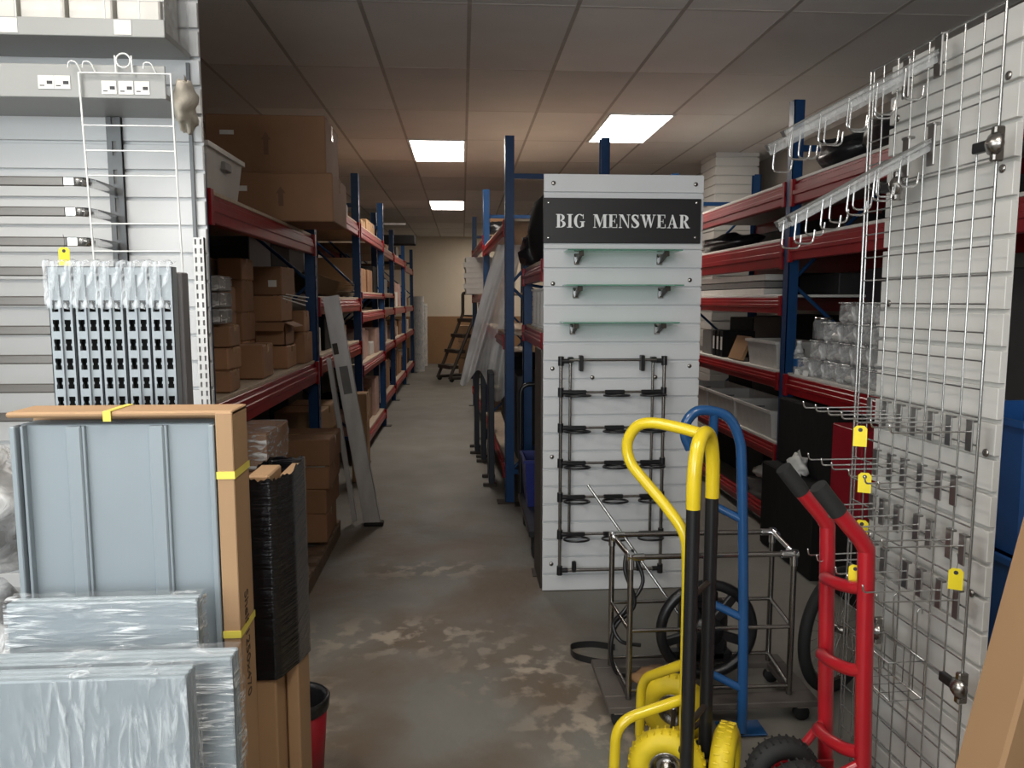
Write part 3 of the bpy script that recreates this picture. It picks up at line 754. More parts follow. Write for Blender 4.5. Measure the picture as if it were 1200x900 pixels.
# ------------------------------------------------------------------ ladder against the left rack
ld = thing('folded_ladder', 'silver aluminium ladder folded and leaning on the left rack', 'ladder', (-.66, 5.5, 0))
def lean(pts, sx, sy, m):
    """channel between two points, section sx by sy"""
    a, b = Vector(pts[0]), Vector(pts[1]); z = (b - a).normalized(); x = Vector((1, 0, 0)); x = (x - z * x.dot(z)).normalized(); y = z.cross(x)
    T = Matrix.Translation(a) @ Matrix((x, y, z)).transposed().to_4x4(); L_ = (b - a).length
    m.box(-sx / 2, sx / 2, -.002, .002, 0, L_, 0, T); m.box(-sx / 2, -sx / 2 + .004, -.002, sy, 0, L_, 0, T); m.box(sx / 2 - .004, sx / 2, -.002, sy, 0, L_, 0, T)
    return m, T, L_
m_, T, Ln = lean([(.0, -.02, .0), (-.27, .02, 1.66)], .115, .03, MB())
part('side_rail', m_, 'alu', ld)
m_, T2, L2 = lean([(-.14, .05, .02), (-.30, .06, 1.22)], .035, .03, MB())
part('rear_rail', m_, 'alu', ld)
m_, T3, L3 = lean([(-.02, .11, .0), (-.29, .15, 1.62)], .09, .03, MB()); part('side_rail', m_, 'alu', ld)
for k in range(6):
    c = T @ Vector((0, .02, .2 + k * .26)); d = T3 @ Vector((0, .02, .2 + k * .26))
    part('rung', MB().tube([c, d], .014, 8), 'alu', ld)
br = MB().box(-.018, .018, -.010, -.002, 0, .08, .003, T @ TR(-.03, 0, 1.27))
part('hinge_bracket', br, 'dark_steel', ld)
part('worn_label', MB().box(-.03, .03, -.0035, -.002, 0, .2, 0, T @ TR(.0, 0, .98)), 'grey_plastic', ld, 'faded grey label strip')
part('rubber_foot', MB().box(-.065, .075, -.03, .045, 0, .03, .006), 'rubber', ld)

# ------------------------------------------------------------------ far end
rl = MB().tube([(0, 0, 0), (0, 0, 1.72)], .12, 16)
t = solo('wrapped_roll', 'film wrapped roll standing at the end of the left racks, nearer of two', 'roll', rl, 'milky', (-1.0, 17.75, 0), 0, 'standing rolls'); part('film', MB().tube([(0, 0, .05), (0, 0, 1.6)], .126, 16, cap=False), 'cling_v', t)
t = solo('wrapped_roll', 'film wrapped roll standing against the brown panelling at the aisle end', 'roll', MB().tube([(0, 0, 0), (0, 0, 1.55)], .10, 16), 'milky', (-.98, 19.3, 0), 0, 'standing rolls'); part('film', MB().tube([(0, 0, .05), (0, 0, 1.5)], .106, 16, cap=False), 'cling_v', t)

st = thing('rolling_steps', 'dark brown metal warehouse steps on wheels at the end of the aisle', 'steps', (.0, 15.75, 0), radians(-62))
for s in (-.27, .27):
    part('side_frame', MB().tube(fillet([(s, -.45, .06), (s, .15, 1.35), (s, .15, 1.78), (s, .55, 1.78), (s, .55, .06)], .05), .034, 8).tube([(s, -.45, .08), (s, .55, .08)], .034, 8), 'dark_steel', st)
for k in range(4):
    part('tread', MB().box(-.27, .27, -.42 + .15 * k - .02, -.28 + .15 * k + .04, .26 + .31 * k, .33 + .31 * k, .004), 'dark_steel', st)
part('platform', MB().box(-.27, .27, .13, .55, 1.30, 1.33, .004), 'dark_steel', st)
for x in (-.27, .27):
    for y in (-.4, .5): part('wheel', MB().lathe([(.0, -.015), (.05, -.015), (.05, .015), (0, .015)], 14, TR(x, y, .05) @ RY(pi / 2)), 'rubber', st)
for k in range(3):
    carton(f'pale carton stored behind the rolling steps, {["bottom", "middle", "top"][k]} of the stack', -.1, .28, 17.0, 17.4, .005 + .36 * k, .355 + .36 * k, 0, 'card_pale', 'cartons behind the rolling steps')

# ------------------------------------------------------------------ middle rack stock (behind the sign board)
for k in range(7):
    solo('flat_white_box', f'flat white box, {ORD[k]} from the bottom in the pile past the far blue post', 'box', MB().box(-.2, .2, -.25, .25, 0, .072, .004).box(-.205, .205, -.255, .255, .05, .074, .003), 'white_board', (.235 + .012 * (-1) ** k, 11.4, 1.7205 + .0755 * k), .02 * (-1) ** k, 'pile of flat white boxes')
carton('long brown carton on top of the middle rack past the two blue posts', .36, .9, 9.85, 10.3, 2.392, 2.66)
solo('black_bag', 'black bag slumped on the top shelf of the middle rack', 'bag', blob(5, .22, .2, .1, .3), 'black_bag', (.50, 9.5, 2.47), 0)
solo('black_sack', 'big black sack on the rack directly left of the black sign', 'sack', blob(11, .17, .28, .27, .08), 'black_matt', (.61, 5.2, 2.085), 0)
solo('black_bundle', 'small round black bundle hanging over the red beam left of the sign board', 'bundle', blob(12, .10, .13, .13, .25), 'black_bag', (.52, 5.72, 1.98), 0)
for k in range(4):
    r = MB().lathe([(.0, 0), (.10, 0), (.10, .012), (.085, .016), (.085, .24), (.10, .244), (.10, .256), (0, .256)], 20)
    o = solo('cable_reel', f'{["nearest", "second", "third", "farthest"][k]} pale cable reel on the lower red beam left of the sign board', 'reel', r, 'tote', (.585, 4.72 + .24 * k, 1.451), 0, 'pale cable reels')
    part('winding', MB().lathe([(.0865 + .0, .018)] + [(.093 if i % 2 else .088, .02 + .0115 * i) for i in range(19)] + [(.0865, .238)], 20, cap=False), 'milky', o)
carton('brown carton low behind the left edge of the sign board', .50, .78, 4.75, 5.1, 1.08, 1.27, 0, 'card')
carton('tall dark carton under the brown carton behind the sign board', .50, .80, 4.72, 5.12, .655, 1.078, 0, 'black_matt', None, False)
# hanging polythene
def drape(u, v):
    a = v; w = .05 + .33 * a ** .9
    x = -w * (1 - u) + .05 * u * a - .02 * a + .17 * u * (1 - a) ** 1.5
    z = 2.13 - (1.17 + .10 * sin(u * 9 + 1) * a) * a - .25 * (u ** 1.5) * a * a
    y = (.035 * sin(u * 9 + 2 * a) + .02 * sin(u * 19 + 5 * a)) * (.3 + a) + .20 * a * (u - .3) + .015 * sin(31 * u + 9 * a) * a
    return (x, y, z)
pl = MB().grid(drape, 34, 26)
solo('polythene_sheet', 'translucent polythene sheet draped down from the middle rack into the aisle', 'plastic sheet', pl, 'sheet', (.37, 7.0, 0), 0)
for k, (x, y, d, h, lab) in enumerate(((.22, 6.60, .42, 1.0, 'dark folded panel trestle at the foot of the middle rack, nearest of three'), (.18, 7.62, .30, 1.0, 'dark folded panel trestle at the foot of the middle rack, middle of three'), (.12, 8.05, .45, 1.12, 'dark folded panel trestle at the foot of the middle rack, farthest of three'))):
    t = thing('folded_trestle', lab, 'frame', (x, y, 0), 0, 'dark folded trestles')
    part('panel', MB().box(0, .05, 0, d, .03, h, .004), 'navy', t)
    for q in (.02, d - .06): part('foot', MB().box(-.05, .07, q, q + .04, 0, .03, .004), 'dark_steel', t)
# black platform trolley with blue tub
tr_ = thing('platform_trolley', 'black platform trolley behind the left edge of the sign board', 'trolley', (.40, 4.6, 0))
part('deck', MB().box(0, .55, 0, .95, .17, .21, .006), 'black_plastic', tr_)
part('push_handle', MB().tube(fillet([(.02, .97, .2), (.02, .97, 1.02), (.53, .97, 1.02), (.53, .97, .2)], .08), .016, 8), 'black_plastic', tr_)
for x, y in ((.05, .82), (.5, .82), (.05, .12), (.5, .12)):
    c = part('caster', MB().lathe([(.0, -.022), (.06, -.022), (.075, -.012), (.075, .012), (.06, .022), (0, .022)], 20, TR(x, y, .076) @ RY(pi / 2)), 'rubber', tr_)
    part('caster_fork', MB().box(x - .03, x - .024, y - .02, y + .02, .06, .17, .002).box(x + .024, x + .03, y - .02, y + .02, .06, .17, .002), 'chrome', c)
tote('deep blue plastic tub on the black platform trolley', .42, .62, 5.15, 5.5, .211, .33, 'blue_tub', None, 'blue_tub', 'tub', False)
solo('dark_board', 'tall dark brown board standing behind the left edge of the sign board', 'board', MB().box(0, .012, 0, .34, 0, 1.36, .002), 'dark_steel', (.428, 4.2, 0), 0)

# ------------------------------------------------------------------ left display bay
lb = solo('slatwall_panel', 'big white slatted wall board of the display bay at the left', 'slatwall', slat_mb(1.42, 3.0, .018, .1), 'white_slat', (-2.365, 2.97, 0))
def slotted(x0, x1, y, z0, z1, pitch=.05, w=.007, h=.028, cols=1):
    """thin channel with real slots, face towards -Y"""
    m = MB(); cw = (x1 - x0) / cols
    for c in range(cols):
        a = x0 + c * cw; hx0 = a + cw / 2 - w / 2; hx1 = hx0 + w
        m.box(a, hx0, y - .004, y, z0, z1); m.box(hx1, a + cw, y - .004, y, z0, z1)
        z = z0
        while z < z1:
            m.box(hx0, hx1, y - .004, y, z, min(z + pitch - h, z1)); z += pitch
    m.box(x0, x0 + .003, y, y + .012, z0, z1); m.box(x1 - .003, x1, y, y + .012, z0, z1)
    return m
up1 = thing('wall_upright', 'slim silver slotted strip at the right edge of the display bay', 'upright', (-.968, 2.935, 0))
part('channel', slotted(-.02, .018, 0, .6, 1.86, .033, .007, .02, 2), 'alu', up1); part('backing', MB().box(-.02, .018, .001, .014, .6, 1.86), 'groove', up1); part('dark_slot', MB().box(-.02, -.008, .004, .014, 1.86, 2.48), 'dark_post', up1)
up2 = thing('wall_upright', 'dark grey slotted upright at the centre of the display bay', 'upright', (-1.25, 2.935, 0))
part('channel', slotted(-.025, .025, 0, .5, 2.285, .1, .014, .05), 'dark_post', up2); part('backing', MB().box(-.025, .025, .002, .014, .5, 2.285), 'groove', up2)
# shelf one with riser, shelf two with tall fascia
s1 = thing('display_shelf', 'pale grey shelf at the top left with a wire riser along its front', 'shelf', (-.972, 2.95, 2.492))
part('shelf_board', MB().box(-1.28, 0, -.24, 0, 0, .02, .002).box(-1.28, 0, -.245, -.235, -.002, .055, .002), 'light_grey', s1)
ri = MB()
for x in (-1.24, -1.1, -.98, -.85, -.71, -.585, -.47, -.33, -.19, -.08): ri.tube([(x, -.24, .05), (x, -.24, .36)], .0022, 6)
for z in (.115, .165, .26, .35): ri.tube([(-1.28, -.24, z), (0, -.24, z)], .0022, 6)
part('wire_riser', ri, 'white_wire', s1)
part('end_panel', MB().box(-.004, 0, -.24, -.01, .02, .36), 'acrylic', s1)
for k, x in enumerate((-.16, -.52)):
    part('price_ticket', MB().box(x, x + .055, -.2475, -.2455, .004, .05), 'paper', s1)
bx_r = random.Random(3)
for k in range(8):
    x0 = -2.32 + .155 * k
    solo('white_carton', f'white stock box behind the wire riser, {ORD[k]} from the left end of the top shelf', 'box', MB().box(0, .14, -.17, 0, 0, .18 + .05 * bx_r.random(), .005), 'white_board', (x0 + .09, 2.93, 2.513), 0, 'white stock boxes')
s2 = thing('display_shelf', 'grey shelf with a deep fascia holding white price tickets, second from the top', 'shelf', (-.966, 2.95, 2.287))
part('shelf_board', MB().box(-1.29, 0, -.27, 0, 0, .018, .002), 'light_grey', s2)
part('fascia', MB().box(-1.29, 0, -.275, -.268, 0, .105, .002), 'light_grey', s2)
def ticket(x, z, wd=.05, ht=.038, y=-.2765, par=None):
    t = part('price_ticket', MB().box(x, x + wd, y - .001, y, z, z + ht), 'paper', par, 'white printed ticket')
    part('print', MB().box(x + wd * .55, x + wd * .9, y - .0016, y - .001, z + ht * .35, z + ht * .6).box(x + wd * .1, x + wd * .4, y - .0016, y - .001, z + ht * .2, z + ht * .28), 'ink', t)
ticket(-.402, .026, .05, .042, par=s2); ticket(-.351, .026, .05, .042, par=s2)
for x in (-.203, -.149, -.098): ticket(x, .012, .047, .042, par=s2)
ru = blob(31, .034, .08, .078, .35, 22, 16, False)
solo('crumpled_bag', 'crumpled cream paper bag hanging at the end of the grey shelf', 'bag', ru, mat('cream_paper', (.55, .50, .42), .7, var=.2, scale=18, bump=.6), (-.948, 2.80, 2.295), 0)
# flat hanging rails
rails = []
for k in range(9):
    t = thing('hanging_rail', f'flat chrome rail, dark reflection painted on, {ORD[k]} from the top at the left edge', 'rail', (-1.255, 2.935, 2.022 - .0985 * k), 0, 'flat rails on the display bay') if k == 0 else None
    if k == 0:
        part('bar', MB().box(-1.0, -.06, -.245, -.235, -.016, .016, .004), 'rail_dark_reflect', t)
        part('end_cap', MB().box(-.062, -.025, -.247, -.233, -.015, .015, .003), 'chrome', t)
        pts = smooth([(-.026, -.24, 0), (.0, -.225, 0), (.012, -.18, 0), (.008, -.08, 0), (0, -.01, 0)], 5)
        cv = MB()
        for q in range(len(pts) - 1):
            a, b = pts[q], pts[q + 1]
            d = (b - a).normalized(); n = Vector((-d.y, d.x, 0)) * .004
            vs = [a + n + Vector((0, 0, z)) for z in (-.015, .015)] + [b + n + Vector((0, 0, z)) for z in (-.015, .015)] + [a - n + Vector((0, 0, z)) for z in (-.015, .015)] + [b - n + Vector((0, 0, z)) for z in (-.015, .015)]
            cv.add(vs, [(0, 1, 3, 2), (4, 6, 7, 5), (1, 5, 7, 3), (0, 2, 6, 4)], True)
        part('bracket_arm', cv, 'chrome', t); rails.append(t)
    else:
        dup(rails[0], (-1.255, 2.935, 2.022 - .0985 * k), label=f'flat chrome rail, dark reflection painted on, {ORD[k]} from the top at the left edge')
def tag(label, loc, rz=0., tilt=0.):
    T = RX(tilt); m = MB().prism([(-.018, -.06), (.018, -.06), (.018, -.008), (.010, 0), (-.010, 0), (-.018, -.008)], -.0008, .0008, T)
    o = solo('yellow_tag', label, 'tag', m, 'yellow_tag', loc, rz, 'yellow plastic tags')
    part('eyelet', MB().lathe([(.006, -.0012), (.006, .0012)], 10, T @ TR(0, 0, -.012) @ RX(pi / 2)), 'ink', o)
    part('string', MB().tube([(0, 0, -.010), (.004, 0, .02), (0, 0, .042)], .0008, 5), 'ink', o); return o
tag('yellow tag hanging from a flat rail at the left edge of the picture', (-1.325, 2.684, 1.806))
# white wire hanging rack
wr = thing('wire_hanger_rack', 'white wire rack hanging by hooks from the ticketed grey shelf', 'rack', (-1.085, 2.66, 2.362))
f = MB(); f.tube([(-.148, 0, 0), (-.132, 0, -.66)], .0035, 8); f.tube([(.142, 0, 0), (.152, 0, -.66)], .0035, 8)
for k, z in enumerate((0, -.165, -.245, -.325, -.48, -.57, -.655)): f.tube([(-.148 + .002 * k, 0, z), (.142 + .001 * k, 0, z)], .0026, 6)
part('frame', f, 'white_wire', wr)
hk = MB().tube([(-.03, 0, 0), (-.032, 0, .055)], .0028, 6).tube([(.022, 0, 0), (.02, 0, .055)], .0028, 6).torus(.022, .0028, 18, 6, TR(-.006, 0, .04) @ RX(pi / 2))
part('top_loop', hk, 'white_wire', wr)
for x in (-.16, -.115, .075): part('hook', MB().tube(smooth([(x + .02, 0, 0), (x + .01, -.01, .028), (x - .01, -.012, .030), (x - .015, -.01, .012)], 4), .0024, 6), 'white_wire', wr)

# bundle of slotted uprights
def gondola_post(h=1.712):
    m = MB(); w = .0565; ztop = h
    xs = [0]
    for c in (.0145, .0420): xs += [c - .0074, c - .0056, c + .0056, c + .0074]
    xs += [w]
    def hole(i, row):
        for k in (1, 5):
            if row == 1 and i == k + 1: return True
            if row in (0, 2) and k <= i <= k + 2: return True
        return False
    z = ztop - .082; rows = [(ztop, z, None)]
    while z > .85:
        rows += [(z, z - .011, 0), (z - .011, z - .017, 1), (z - .017, z - .028, 2), (z - .028, z - .0472, None)]; z -= .0472
    rows += [(z, 0, None)]
    for a, b, r in rows:
        if r is None: m.add([(0, 0, b), (w, 0, b), (w, 0, a), (0, 0, a)], [(0, 1, 2, 3)]); continue
        for i in range(len(xs) - 1):
            if not hole(i, r): m.add([(xs[i], 0, b), (xs[i + 1], 0, b), (xs[i + 1], 0, a), (xs[i], 0, a)], [(0, 1, 2, 3)])
    m.box(0, w, .028, .030, 0, h); m.box(0, .002, 0, .03, 0, h); m.box(w - .002, w, 0, .03, 0, h); m.box(0, w, 0, .03, h - .002, h)
    m.box(.027, .0295, -.006, 0, 0, h - .02)
    return m
gp0 = None
for k in range(5):
    lab = f'grey twin slotted shop upright, {["first", "second", "third", "fourth", "fifth"][k]} from the left in the bundle'
    loc = (-1.004 + .0598 * k, 1.945 + .002 * (k % 2), 0)
    if gp0 is None:
        gp0 = solo('slotted_upright', lab, 'upright', gondola_post(), 'grey_post', loc, 0, 'bundle of slotted uprights')
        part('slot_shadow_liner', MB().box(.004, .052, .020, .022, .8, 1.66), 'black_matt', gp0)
        fm = MB()
        fm.grid(lambda u, v: (-.002 + .0605 * u, -.010 - .006 * abs(sin(u * 7 + v * 9)), 1.61 + .115 * v + .002 * sin(u * 12)), 8, 8)
        fm.grid(lambda u, v: (-.002 + .0605 * u, -.01 + .045 * v, 1.724 + .006 * sin(u * 9 + v * 5)), 6, 4)
        part('wrapping_film', fm, 'cling_v', gp0, 'crinkled clear film around the top')
    else: dup(gp0, loc, label=lab)
solo('steel_side_plate', 'plain grey steel plate standing at the right of the slotted uprights', 'plate', MB().box(0, .028, 0, .05, 0, 1.70, .003), 'side_grey', (-.7285, 1.985, 0), 0)

# boxed shelf pack
bxp = thing('shelf_carton', 'tall tan carton of grey steel shelves bound with yellow straps', 'box', (-.955, 1.65, 0))
W_ = .465; D_ = .11; ZB = .12; ZT = 1.397
b = MB()
b.box(W_ - .006, W_, 0, D_, ZB, ZT, .002); b.box(0, W_, D_ - .006, D_, ZB, ZT, .002)
b.box(0, W_, .0, D_, ZT - .012, ZT, .004); b.box(W_ - .036, W_, -.002, .006, ZB, ZT - .004, .002); b.box(0, W_, 0, D_, ZB, ZB + .01)
part('carton', b, 'card_pale', bxp)
sh = MB(); sh.box(.008, W_ - .038, .02, .03, ZB + .02, ZT - .03, .002)
for x in (.115, .285): sh.box(x, x + .032, .008, .022, ZB + .02, ZT - .032, .003); sh.box(x + .032, x + .038, .012, .022, ZB + .02, ZT - .032, .001)
sh.box(.008, .020, -.004, .03, ZB + .02, ZT - .03, .002); sh.box(.026, .032, .004, .022, ZB + .02, ZT - .03, .001); sh.box(W_ - .052, W_ - .040, -.002, .03, ZB + .02, ZT - .03, .002)
part('steel_shelf', sh, 'grey_steel', bxp, 'blue grey ribbed steel shelf')
for k in range(3): part('steel_shelf', MB().box(.01, W_ - .04, .034 + .022 * k, .052 + .022 * k, ZB + .02, ZT - .03, .002), 'grey_steel', bxp)
for z in (1.258, .903): part('strap', MB().box(W_ - .037, W_ + .0015, -.004, -.002, z - .008, z + .008).add([(W_ + .002, -.004, z - .008), (W_ + .002, -.004, z + .008), (W_ + .002, D_, z + .010), (W_ + .002, D_, z - .006)], [(0, 1, 2, 3)]).add([(W_ + .0005, -.004, z - .008), (W_ + .0005, -.004, z + .008), (W_ + .0005, D_, z + .010), (W_ + .0005, D_, z - .006)], [(0, 1, 2, 3)]), 'yellow_strap', bxp, 'yellow binding strap')
part('strap', MB().box(.20, .216, -.002, D_, ZT, ZT + .002, .0005).box(.20, .216, -.004, -.002, ZT - .02, ZT + .001), 'yellow_strap', bxp, 'yellow binding strap')
cu = bpy.data.curves.new('txt', 'FONT'); cu.body = 'Shelf 1250x470'; cu.size = .0405; cu.extrude = .0004
to = bpy.data.objects.new('txt', cu); C.objects.link(to)
dg = bpy.context.evaluated_depsgraph_get(); me = bpy.data.meshes.new_from_object(to.evaluated_get(dg)); bpy.data.objects.remove(to)
me.materials.clear(); me.materials.append(M['card_ink'])
me.transform(TR(W_ + .0008, .036, .985) @ Matrix(((0, 0, 1, 0), (0, 1, 0, 0), (-1, 0, 0, 0), (0, 0, 0, 1))))
o = link('printed_text', me, None, bxp)
solo('wood_pallet', 'low wooden pallet under the tan shelf carton at the front left', 'pallet', (lambda m: [m.box(x, x + .09, -.35, .2, .09, .115, .002) for x in (0, .13, .26, .39)] and [m.box(0, .48, y, y + .08, 0, .09, .003) for y in (-.35, -.08, .12)] and m)(MB()), 'wood', (-.98, 1.62, 0))

def shelf_pack(label, x0, x1, y0, th, z0, z1, tilt, seedv, flm='cling'):
    t = thing('steel_shelf_pack', label, 'shelf pack', (x0, y0, z0), 0, 'film wrapped shelf packs')
    w = x1 - x0; h = z1 - z0; T = RX(-tilt)
    m = MB(); n = max(2, int(th / .018))
    for k in range(n): m.box(0, w, k * .018, k * .018 + .015, 0, h, .003, T)
    part('steel_shelf', m, 'grey_steel', t)
    q = MB(); r = random.Random(seedv)
    def fx(u, v):
        e = .004 + .007 * abs(sin(v * 11 + 4 * u + seedv) * sin(u * 5 - v * 3)); return tuple(T @ Vector((-.003 + (w + .006) * u, -e, -.002 + (h + .004) * v)))
    q.grid(fx, 20, 12)
    q.grid(lambda u, v: tuple(T @ Vector((w + .003 + .006 * abs(sin(v * 23 + u * 3)), -.004 + (n * .018 + .006) * u, h * v))), 4, 20)
    q.grid(lambda u, v: tuple(T @ Vector((-.003 + (w + .006) * u, -.004 + (n * .018 + .006) * v, h + .004 + .005 * abs(sin(u * 17 + v * 4))))), 20, 4)
    part('wrapping_film', q, flm, t, 'crinkled clear film'); return t
shelf_pack('narrow film wrapped grey shelf pack leaning on the tan carton', -.925, -.548, 1.555, .05, .118, 1.02, 0, 2, 'cling')
shelf_pack('wider film wrapped grey shelf pack, second one from the front', -.97, -.452, 1.455, .07, .118, .94, 0, 5, 'cling')
shelf_pack('frontmost film wrapped grey shelf pack at the bottom left corner', -.93, -.503, 1.355, .06, .118, .955, 0, 8, 'cling_v')

# black wrapped tall cartons
tb = thing('wrapped_tall_carton', 'pair of tall cartons bound in shiny black film beside the tan carton', 'box', (-.48, 1.98, 0))
part('carton', MB().box(-.047, .006, -.11, .02, 0, 1.205, .004), 'card_pale', tb)
part('carton', MB().box(.009, .042, -.02, .12, 0, 1.188, .004), 'card_pale', tb)
hull = [(-.050, -.114), (.010, -.114), (.020, -.10), (.046, -.024), (.046, .124), (-.050, .124)]
def wrapf(u, v):
    n = len(hull); k = u * n; i_ = int(k) % n; f_ = k - int(k); p = Vector(hull[i_]).lerp(Vector(hull[(i_ + 1) % n]), f_)
    q = 1 + .006 * sin(v * 75 + u * 9) + .004 * sin(v * 31 + u * 20)
    z0 = .685 - .24 * max(0, p.y + .03); z1 = 1.196 + (.003 * sin(u * 50) + .003 * sin(u * 131) + (.008 if p.y > -.02 else 0))
    return (p.x * q, p.y * q, z0 + (z1 - z0) * v)
m = MB(); m.grid(wrapf, 48, 60); part('black_wrap', m, 'black_film', tb, 'shiny black stretch film')
# red bucket
rb = thing('waste_bin', 'red plastic bin with a black rim behind the black wrapped cartons', 'bin', (-.552, 2.44, 0))
part('body', MB().lathe([(0, .005), (.075, .005), (.098, .32), (.090, .32), (.068, .012), (0, .012)], 24), 'red_plastic', rb)
part('liner', MB().lathe([(.102, .295), (.106, .33), (.098, .337), (.088, .32), (.075, .12)], 24, cap=False), 'black_bag', rb, 'black liner folded over the rim')
# clear sacks at extreme left
for k, (z0, h) in enumerate(((.215, .36), (.56, .34), (.90, .36))):
    b = blob(41 + k, .13, .12, h / 2, .16, 22, 16); o = solo('clear_sack', f'{["lowest", "middle", "topmost"][k]} crinkled clear plastic sack at the left picture edge behind the tan carton', 'sack', b, 'clear', (-1.22, 2.0, z0 + h / 2), 0, 'clear sacks')
    part('contents', blob(51 + k, .10, .10, h / 2.6, .2), 'grey_plastic', o)
solo('metal_stand', 'low perforated steel stand under the clear sacks at the left edge', 'stand', slotted(-.16, .16, 0, 0, .25, .03, .01, .012, 8).box(-.16, .16, .0, .3, .24, .25), 'light_grey', (-1.22, 1.87, 0))

# ------------------------------------------------------------------ right wire grid and its backing
def face_left(w, h):
    m = slat_mb(w, h); return m
sp_ = solo('slatwall_panel', 'white slatted board standing behind the wire grid at the right', 'slatwall', slat_mb(.57, 2.4, .02, gap=.0065), 'cream_slat', (1.44, 2.545, 0), -pi / 2 + radians(2.5))
for x, z in ((.045, 2.22), (.53, 2.22), (.53, 1.98), (.54, 1.21), (.52, .80), (.05, 1.62)): part('screw', screw(x, -.02, z), 'dull_chrome', sp_)
gw = thing('wire_grid_panel', 'tall chrome wire grid panel hung with prongs at the right', 'wire grid', (1.36, 2.565, 0), -pi / 2 + radians(2.2))
NW = 8; PW = .0762
f = MB()
for z in (.02, 2.385): f.tube([(0, 0, z), (NW * PW, 0, z)], .004, 8)
for x in (0, NW * PW): f.tube([(x, 0, .02), (x, 0, 2.385)], .004, 8)
f.tube([(.012, .004, .02), (.012, .004, 2.385)], .003, 8)
part('frame', f, 'zinc_wire', gw)
f = MB()
for k in range(1, NW): f.tube([(k * PW, 0, .0), (k * PW, 0, 2.385)], .0028, 6)
for k in range(1, 31): f.tube([(0, .0035, .02 + k * .0762), (NW * PW, .0035, .02 + k * .0762)], .0028, 6)
part('grid_wires', f, 'zinc_wire', gw)
gq = gw.matrix_basis.copy() if False else (TR(1.36, 2.565, 0) @ RZ(-pi / 2 + radians(2.2)))
GR = -pi / 2 + radians(2.2)
def ongrid(x, z, y=-.004): return gq @ Vector((x, y, z))

# prongs
def prong_mb(L_=.23):
    m = MB().tube(fillet([(0, 0, 0), (0, -L_, 0), (0, -L_ - .004, .018)], .01), .0026, 8); m.lathe([(0, -.004), (.004, 0), (0, .004)], 8, TR(0, -L_ - .004, .02)); return m
hp = None
hr = random.Random(4)
ROWS = [(1.275, [.10, .19, .265, .34, .42, .50, .585]), (1.11, [.15, .23, .30, .385, .47, .535]), (.955, [.14, .20, .28, .38, .44, .53, .585]), (.795, [.16, .22, .34, .41, .50, .575])]
for r, (z, xs) in enumerate(ROWS):
    for k, x in enumerate(reversed(xs)):
        lab = f'chrome prong hook on the grid, {ORD[r]} row down, {ORD[k]} from the near end'
        loc = ongrid(x, z)
        if hp is None:
            hp = thing('prong_hook', lab, 'hook', loc, GR, 'prong hooks on the wire grid')
            part('prong', prong_mb(), 'chrome', hp)
            part('back_plate', MB().box(-.014, .014, -.006, -.001, -.055, .03, .002).box(-.014, .014, -.006, .010, .026, .032, .001), 'dark_wire', hp)
        else: dup(hp, loc, GR + radians(hr.uniform(-3, 3)), label=lab)
# waterfall arms with J hooks
def arm(label, x, z, length, drop):
    t = thing('waterfall_arm', label, 'arm', ongrid(x, z), GR, 'sloping hook arms')
    a = Vector((0, -.01, 0)); d = Vector((0, -length, -drop)); e = d.normalized()
    up = Vector((0, -e.z, e.y)); up = -up if up.z < 0 else up
    T = TR(*a) @ Matrix((Vector((1, 0, 0)), e, up)).transposed().to_4x4()
    m = MB().box(-.011, .011, 0, d.length, -.006, .006, .002, T).box(-.002, .002, 0, d.length, -.026, -.006, .001, T)
    part('bar', m, 'acrylic', t, 'clear plastic bar')
    part('edge_strip', MB().tube([T @ Vector((-.011, 0, .006)), T @ Vector((-.011, d.length, .006))], .0025, 6).tube([T @ Vector((.011, 0, .006)), T @ Vector((.011, d.length, .006))], .0025, 6).box(-.012, .012, d.length - .004, d.length, -.012, .008, .002, T), 'zinc_wire', t)
    for k in range(5):
        p = a + e * (d.length * (.2 + .185 * k))
        h = MB().tube(fillet([p, p + Vector((0, -.006, -.085)), p + Vector((0, .052, -.085)), p + Vector((0, .056, -.045))], .018), .003, 8)
        part('hook', h, 'chrome', t, 'chrome J hook')
    part('back_plate', MB().box(-.018, .018, -.008, -.001, -.07, .05, .003).box(-.018, .018, -.012, .012, .044, .052, .002), 'dark_wire', t)
    return t
arm('clear sloping hook arm in the upper pair, nearer one', .36, 2.335, .45, .235)
arm('clear sloping hook arm in the upper pair, farther one', .21, 2.315, .43, .225)
arm('clear sloping hook arm in the lower pair, nearer one', .35, 2.09, .42, .225)
arm('clear sloping hook arm in the lower pair, farther one', .23, 2.075, .40, .215)
# clamps
for x, z, lab in ((.62, 2.03, 'black and chrome grid clamp at the upper right near edge of the wire grid'), (.62, .56, 'black and chrome grid clamp low down on the near edge of the wire grid'), (.20, 1.985, 'grid clamp between the two lower hook arms'), (.22, .55, 'grid clamp low down in the middle of the wire grid')):
    t = thing('grid_clamp', lab, 'clamp', ongrid(x, z), GR, 'grid clamps')
    part('body', MB().lathe([(0, -.012), (.018, -.012), (.03, 0), (.03, .008), (.012, .022), (0, .024)], 14, TR(0, -.01, 0) @ RX(pi / 2)).box(-.01, .01, -.02, .01, -.045, .045, .004), 'dull_chrome', t)
    part('lug', MB().box(-.075, -.02, -.022, -.002, -.014, .014, .003), 'black_plastic', t)
for (x, y, z), lab in (((1.13, 2.095, 1.275), 'yellow tag on the topmost row of prongs'), ((1.18, 2.15, 1.125), 'yellow tag half hidden in the second row of prongs'), ((1.20, 2.19, .97), 'yellow tag in the third row of prongs'), ((1.165, 2.15, .845), 'yellow tag in the lowest row of prongs'), ((1.345, 1.955, .90), 'yellow tag hanging against the near edge of the wire grid')):
    tag(lab, (x, y, z), -.5)
